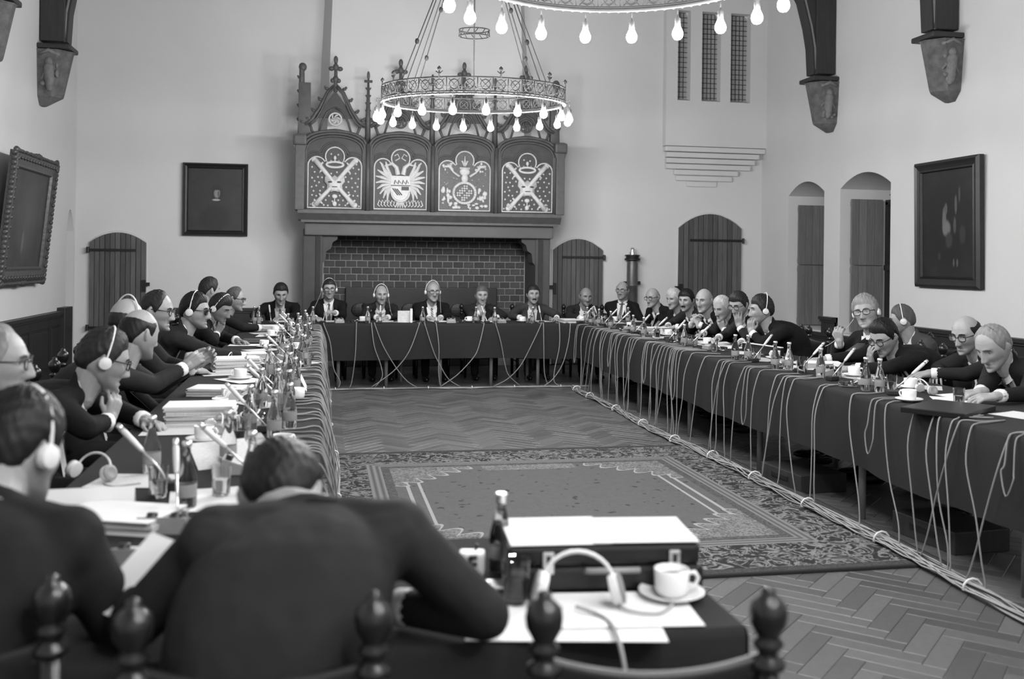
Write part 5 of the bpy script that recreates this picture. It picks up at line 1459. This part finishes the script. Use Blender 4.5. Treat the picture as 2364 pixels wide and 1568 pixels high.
kit('B1',BY1,1,extra=('bottle2',)); kit('B2',BY1,2,extra=('ash',)); kit('B3',BY1,3,('box',),('sheet2',)); kit('B4',BY1,4,('cup',),('ash',)); kit('B5',BY1,5,(),('bottle3',)); kit('B6',BY1,6,('box',),('stack',)); kit('B7',BY1,7,(),('hs',)); kit('R1',BY1,8,('box',))
for i,(k,s,e) in enumerate((('R2',(),('ash',)),('R3',('cup','box'),('bottle2',)),('R4',('glass',),('stack',)),('R5',('sheet','cup'),('hs',)),('R6',('box',),('folder',)),('R7',('cup','bottle'),('sheet2',)),('R8',(),('ash',)),('R9',(),('stack','ash','bottle2')),('R11',('cup',),('sheet2','bottle2')),('R12',('sheet',),('ash',)),('R13',('box',),('bottle2','hs')))):
    kit(k,RX1,20+i,s,e)
for i,(k,s,e) in enumerate((('L1',(),('stack','bottle2')),('L2',('sheet',),('bottle3','sheet2')),('L3',(),('folder','bottle2')),('L4',(),('stack','hs','bottle3')),('L5',(),('tall','ash','bottle2')),('L6',('sheet',),('tent','bottle3')),('L7',(),('stack','hs','bottle2')),('L8',(),('tall','hs','ash','bottle3')),('L9',('cup',),('tent','bottle2')))):
    kit(k,LX0,50+i,s,e)
ORD=('first','second','third','fourth','fifth','sixth','seventh','eighth','ninth','tenth','eleventh','twelfth','thirteenth','fourteenth','fifteenth','sixteenth','seventeenth','eighteenth','nineteenth','twentieth','twenty-first','twenty-second','twenty-third','twenty-fourth','twenty-fifth')
CNT={}
def opposite(row,y,what,where):
    """name a hanging or lying thing by the sitter nearest to it"""
    k=min((q for q in PEOPLE if q[0]==row),key=lambda q:abs(PEOPLE[q]['seat'].y-y)); n=CNT.get((what,k),0); CNT[(what,k)]=n+1
    return ORD[n]+' '+what+' '+where+' '+PEOPLE[k]['who']
# extra papers between the seats
rr=random.Random(11)
for i in range(16):
    y=3.2+i*.52; put(('sheet','psheet','gsheet')[i%3],rr.uniform(-.5,-.15),y,rr.uniform(-1,1),opposite('L',y,'loose sheet','on the left table near'),'paper','loose papers on the left table',z=TT+.001)
for i in range(12):
    y=4.4+i*.58; put(('psheet','sheet','gsheet')[i%3],rr.uniform(3.35,3.62),y,rr.uniform(-1,1),opposite('R',y,'loose sheet','on the right table near'),'paper','loose papers on the right table',z=TT+.001)
# more clutter along the inner half of the left table
for i in range(34):
    y=3.45+i*.245+rr.uniform(-.06,.06); x=rr.uniform(-.34,-.07); kd=('tumbler','bottle','cup','tumbler','bottle','ashtray')[i%6]
    what={'tumbler':'water tumbler','bottle':'clear water bottle','cup':'saucerless white cup','ashtray':'glass ashtray'}[kd]
    putf(kd,x,y,rr.uniform(0,6),opposite('L',y,what,'on the left edge facing'),{'tumbler':'glass','bottle':'bottle','cup':'cup','ashtray':'ashtray'}[kd],'clutter along the left table inner edge')
for i in range(8):
    y=4.8+i*.8+rr.uniform(-.08,.08); x=rr.uniform(3.14,3.34); kd=('tumbler','ashtray')[i%2]
    what={'tumbler':'water tumbler','bottle':'clear water bottle','ashtray':'glass ashtray'}[kd]
    putf(kd,x,y,rr.uniform(0,6),opposite('R',y,what,'on the right edge facing'),{'tumbler':'glass','bottle':'bottle','ashtray':'ashtray'}[kd],'clutter along the right table inner edge')
# --- the right table's standing folders and large black portfolio
def slab(name,label,cat,loc,rz,d,mat,top=None,tilt=0.0):
    r=empty(name,loc,rz,label,cat); r.rotation_euler=(tilt,0,rz)
    mb=MB(); mb.bbox((0,0,d[2]/2),d,.004); mb.build('cover',mat,r)
    if top: mb=MB(); mb.box((0,0,d[2]+.003),(d[0]-.01,d[1]-.004,.006)); mb.build('papers',top,r)
    return r
p=at(1760,808,Z=.79); slab('document_tray','long black document tray with pale rim before the broad-backed man','tray',(p.x,p.y,TT),math.radians(100),(.55,.03,.075),MAT['folder'],MAT['paper'])
p=at(2190,945,Z=.765); slab('portfolio','large black leather portfolio near the table edge on the right','folder',(p.x,p.y,TT),math.radians(35),(.44,.32,.028),MAT['folder'])
p=at(2245,942,Z=.77); put('saucer',3.2,4.98,0,'white saucer by the black portfolio','saucer','white saucers'); put('cup',3.2,4.98,2,'white coffee cup standing by the black portfolio','cup','white coffee cups',z=TT+.006)
p=at(935,738,Y=12.1); r=slab('picture_book','patterned book standing upright on the back table','book',(p.x,12.1,TT),0,(.18,.03,.14),MAT['print'])
p=at(949,738,Y=12.05); slab('white_card','narrow white card standing beside the patterned book','card',(p.x,12.03,TT),.1,(.028,.012,.17),MAT['paper'])
# --- near table: briefcase group
p=at(1412,1372,Z=TZ)
bc=empty('briefcase',(p.x,p.y+.125,TT),math.radians(-5),'black leather briefcase with chrome latches lying shut on the near table','briefcase')
mb=MB(); mb.bbox((0,0,.030),(.45,.25,.058),.010); mb.build('base_shell',MAT['folder'],bc)
mb=MB(); mb.bbox((-.005,.002,.083),(.445,.245,.045),.010); mb.build('lid',MAT['folder'],bc)
for x in (-.135,.155):
    mb=MB(); mb.bbox((x,-.127,.070),(.026,.008,.050),.003); 
    lt=mb.build('latch',MAT['chrome'],bc); mb=MB(); mb.box((x,-.1325,.078),(.010,.004,.018)); mb.build('keyhole',MAT['blackplastic'],lt)
mb=MB(); mb.tube([(-.05,-.126,.050),(-.05,-.145,.056),(.07,-.145,.056),(.07,-.126,.050)],.007,8); mb.build('handle',MAT['greyplastic'],bc,smooth=True)
c=bc.matrix_world
def near(px,py,z): return at(px,py,Z=z)
bcl=bc.location.copy(); Rb=Matrix.Rotation(math.radians(-5),3,'Z')
q=bcl+Rb@Vector((-.105,.0,0)); o=put('sheet',q.x,q.y,math.radians(86),'white sheet lying left on top of the black briefcase','paper',None,z=TT+.1068); o.scale=(1.12,.78,1)
q=bcl+Rb@Vector((.095,-.012,0)); o=put('sheet',q.x,q.y,math.radians(84),'white sheet lying right on top of the black briefcase','paper',None,z=TT+.1095); o.scale=(1.02,.82,1)
p=near(1155,1318,TZ)
r=empty('juice_bottle',(p.x,p.y,TT),label='tall dark juice bottle with foil cap beside the briefcase',cat='bottle')
mb=MB(); mb.lathe([(.024,0),(.0275,.005),(.028,.075),(.0265,.09),(.017,.125),(.011,.150),(.0105,.168)],20); mb.build('glass',MAT['glass_dark'],r,smooth=True)
mb=MB(); mb.lathe([(.0282,.030),(.0284,.031),(.0284,.058),(.0282,.059)],20); mb.build('paper_label',MAT['greyplastic'],r,smooth=True)
mb=MB(); mb.lathe([(.012,.160),(.0125,.174),(.0165,.182),(.013,.186),(.004,.184)],12); mb.build('foil_cap',MAT['chrome'],r,smooth=True)
p=near(1092,1335,TZ)
r=empty('white_box',(p.x,p.y+.02,TT),math.radians(-12),'white plastic box with black E-shaped clip beside the dark bottle','box')
mb=MB(); mb.bbox((0,0,.028),(.062,.045,.055),.008); mb.build('case',MAT['whiteplastic'],r)
mb=MB(); mb.box((-.002,-.0245,.030),(.008,.006,.040)); 
for z in (.014,.031,.047): mb.box((.006,-.0245,z),(.016,.006,.008))
mb.build('clip',MAT['blackplastic'],r)
mb=MB(); mb.tube([(.008,0,.054),(.012,0,.072)],.003,6); mb.build('prong',MAT['blackplastic'],r)
p=near(1130,1360,TZ); o=slab('metal_tray','low chrome-edged dish beside the white box','dish',(p.x,p.y,TT),-.1,(.085,.06,.010),MAT['chrome'])
p=near(1550,1385,TZ); put('saucer',p.x,p.y,0,'white saucer under the cup beside the briefcase','saucer','white saucers'); put('cup',p.x,p.y,math.radians(-8),'white coffee cup standing close beside the briefcase','cup','white coffee cups',z=TT+.006)
p=near(1300,1438,TZ); o=put('sheet',p.x,p.y,math.radians(80),'large white sheet at the near table edge under the headset','paper',None); o.scale=(1.1,1.35,1)
p=near(1440,1412,TZ+.003); put('sheet',p.x,p.y,math.radians(84),'white sheet lying under the near white cord','paper',None,z=TT+.003)
p=near(1335,1400,TZ+.006); o=put('hs',p.x,p.y,math.radians(-14),'white headset with arched band lying before the briefcase','headset',None,z=TT+.006); o.scale=(1.05,1.05,1.25)
p=near(1190,1395,TZ+.004); put('tumbler',p.x,p.y,0,'empty tumbler on the white sheet by the near elbow','glass','water tumblers',z=TT+.004)
mb=MB(); a=near(1400,1430,TZ+.01); b=near(1432,1492,TZ+.01); mb.tube(catmull([near(1330,1400,.77),a,b,b+Vector((.01,-.05,-.12))],6),.0045,6); tag(mb.build('cord',MAT['cableL'],smooth=True),'short pale cord crossing the near white sheet','cord')
# lower left: name card, pads, boxes with knobs, held sheet
p=near(210,1188,TZ); put('tent',p.x,p.y,math.radians(4),'long white name card before the near man with headset','name card','folded name cards')
p=near(275,1215,TZ); put('stack',p.x,p.y,math.radians(70),'thick white note pad right of the near man with headset','papers','stacks of documents'); 
for (px,py,t) in ((385,1225,'farther'),(325,1300,'nearer')):
    p=near(px,py,TZ); o=put('box',p.x,p.y,math.radians(170),t+' control box left of the man seen from behind','control box','headset control boxes'); o.scale=(1.25,1.15,.8)
p=at(322,1342,Z=.86); o=put('sheet',p.x,p.y,0,'white sheet held up by the man seen from behind','paper',None,z=.87,rot=(math.radians(38),math.radians(8),math.radians(-38))); o.scale=(.5,.62,1)
p=near(430,1175,TZ); put('dbottle',p.x,p.y,0,'dark bottle left of the man seen from behind','bottle','juice bottles')
p=near(365,1150,TZ); put('tumbler',p.x,p.y,0,'tumbler before the long white name card','glass','water tumblers'); 
p=near(350,1095,TZ); put('bottle',p.x,p.y,0,'tall clear bottle behind the long white name card','bottle','mineral water bottles')
p=near(400,1135,TZ); put('mic',p.x,p.y,math.radians(165),'bright stick microphone leaning over the left table near end','microphone','stick microphones')
p=near(210,1110,TZ); put('hs',p.x,p.y,math.radians(-35),'white headset with grey pads behind the long white name card','headset','headsets lying on the tables')
p=near(410,1215,TZ); put('mic',p.x,p.y,math.radians(100),'short upright microphone before the man seen from behind','microphone','stick microphones')
p=near(525,1080,TZ); put('psheet',p.x,p.y,.5,'propped white sheet left of the dark-haired head','paper',None,rot=(.5,0,.4))
# ------------------------------------------------------------------ cables
rr=random.Random(5)
def cable(pts,label,group,r=.0042,mat='cable',k=4):
    mb=MB(); mb.tube(catmull(pts,k),r,5); return tag(mb.build('cable',MAT[mat],smooth=True),label,'cable',group)
def drape(x_edge,sg,y,sway,loop=False,ins=.22):
    """over the table edge at x_edge; sg +1: the open floor lies towards +x"""
    o=lambda d:x_edge+sg*d
    y1=y+rr.uniform(-.05,.05); b=rr.uniform(.0,.03)
    top=[(o(-ins),y1+rr.uniform(-.08,.08),TZ+.008),(o(-.08),y1,TZ+.009),(o(-.012),y,TZ+.010),(o(.022),y,TZ-.02)]
    if loop:
        lo=rr.uniform(.30,.5)
        return top+[(o(.045),y-.02,.6),(o(.055),y-.03,lo+.08),(o(.06),y+.01,lo),(o(.055),y+.05,lo+.1),(o(.045),y+.04,.62),(o(.022),y+.05,TZ-.02),(o(-.012),y+.05,TZ+.010),(o(-.16),y+.08,TZ+.008)]
    return top+[(o(.045+b),y+sway*.15,.58),(o(.055+b),y+sway*.45+rr.uniform(-.02,.02),.36),(o(.065+b),y+sway*.8,.16),(o(.085),y+sway+.02,.035),(o(.10),y+sway*1.2+.12,.022)]
ys=[2.9]
while ys[-1]<11.45: ys.append(ys[-1]+rr.choice((.05,.10,.16,.26,.34))*(1.0 if ys[-1]<7 else .85))
for i,y in enumerate(ys):
    cable(drape(RX0,-1,y,rr.uniform(-.28,.22),loop=(i%9==4)),opposite('R',y,'pale cable','over the right table edge opposite'),'cables over the right table edge')
ys=[3.2]
while ys[-1]<11.5: ys.append(ys[-1]+rr.choice((.06,.10,.15,.22)))
for i,y in enumerate(ys):
    cable(drape(LX1,1,y,rr.uniform(-.2,.2),loop=(i%11==6),ins=.20),opposite('L',y,'pale cable','over the left table edge opposite'),'cables over the left table edge')
def bcable(tx,pts):
    P=[at(x,y,Y=BY0-.05) for x,y in pts]; a=P[0]
    return [(a.x,BY0+.18,TZ+.008),(a.x,BY0+.03,TZ+.010),(a.x,BY0-.02,TZ-.005)]+[(q.x,BY0-.05-.03*min(1,(TZ-q.z)/.7),max(q.z,.02)) for q in P[1:]]
for pts in ([(748,749),(762,790),(770,850),(785,880),(780,896)],[(823,749),(820,820),(812,880),(806,897)],[(858,749),(864,800),(878,840),(882,870),(865,894)],[(866,749),(885,800),(915,850),(940,880),(962,895)],[(968,749),(945,810),(915,850),(880,878),(857,893)],[(982,749),(1000,810),(1014,840),(1035,875),(1062,895)],[(1008,749),(1013,800),(1012,860),(1017,894)],[(1118,749),(1105,800),(1092,826),(1055,865),(1015,894)],[(1146,749),(1156,790),(1166,845),(1175,868),(1200,892)],[(1250,749),(1225,800),(1200,845),(1170,875),(1138,893)],[(1256,749),(1255,800),(1256,860),(1264,889)],[(1293,749),(1291,800),(1280,850),(1278,880),(1290,893)],[(1318,749),(1312,790),(1298,840),(1275,875),(1255,893)]):
    cable(bcable(0,pts),ORD[CNT.setdefault('b',-1)+1]+' pale cable from the left over the back table front edge','cables over the back table edge',r=.006); CNT['b']+=1
def bundle(name,label,path,n,rad):
    root=empty('cable_bundle',(0,0,0),label=label,cat='cables'); P=catmull(path,14)
    for s in range(n):
        ph=rr.uniform(0,6.28); fr=rr.uniform(.5,1.3); rd=rad*math.sqrt(rr.uniform(.05,1)); pts=[]
        for i,p in enumerate(P):
            t=(P[min(i+1,len(P)-1)]-P[max(i-1,0)]).normalized(); sd=Vector((t.y,-t.x,0)); a=ph+i*.22*fr
            pts.append(p+sd*rd*math.cos(a)+Vector((0,0,abs(rd*math.sin(a))*.8+.006+rad*.1)))
        mb=MB(); mb.tube(pts,.0045,4); mb.build('strand',MAT['cableL'],root,smooth=True)
    for i in range(4,len(P)-2,9):
        t=(P[i+1]-P[i-1]).normalized(); mb=MB(); sd=Vector((t.y,-t.x,0))
        mb.tube([P[i]+sd*(rad*1.1)*math.cos(a)+Vector((0,0,.012+max(0,math.sin(a))*rad*1.15)) for a in [k*math.pi/6 for k in range(12)]],.006,5,closed=True); mb.build('tie',MAT['whiteplastic'],root,smooth=True)
    return root
bundle('r','thick tied bundle of cables along the floor by the right table',[(2.97,2.3,0),(2.93,3.4,0),(2.97,4.6,.016),(2.94,5.8,.016),(2.96,7.0,.016),(2.93,8.2,0),(2.96,9.6,0),(2.95,11.0,0),(2.98,11.5,0)],24,.044)
bundle('b','line of cables along the floor under the back table',[(.02,11.60,0),(.8,11.63,0),(1.6,11.60,0),(2.4,11.63,0),(3.2,11.61,0)],9,.018)
bundle('l','line of cables along the floor by the left table',[(.12,3.0,0),(.10,5.0,.016),(.13,7.2,.016),(.10,9.4,0),(.12,11.5,0)],9,.022)
for (x,y,l) in ((3.25,6.3,'low dark wooden box under the right table'),(3.4,4.9,'second low dark box under the right table near end')):
    r=empty('floor_box',(x,y,0),.1,l,'box'); mb=MB(); mb.bbox((0,0,.06),(.35,.5,.12),.006); mb.build('case',MAT['oak_dark'],r); mb=MB(); mb.box((-.178,0,.07),(.006,.2,.03)); mb.build('slot',MAT['blackplastic'],r)
# unused prototypes leave the scene
for k,(o,u) in PROTO.items():
    if not u:
        for c in list(o.children_recursive)+[o]: bpy.data.objects.remove(c)
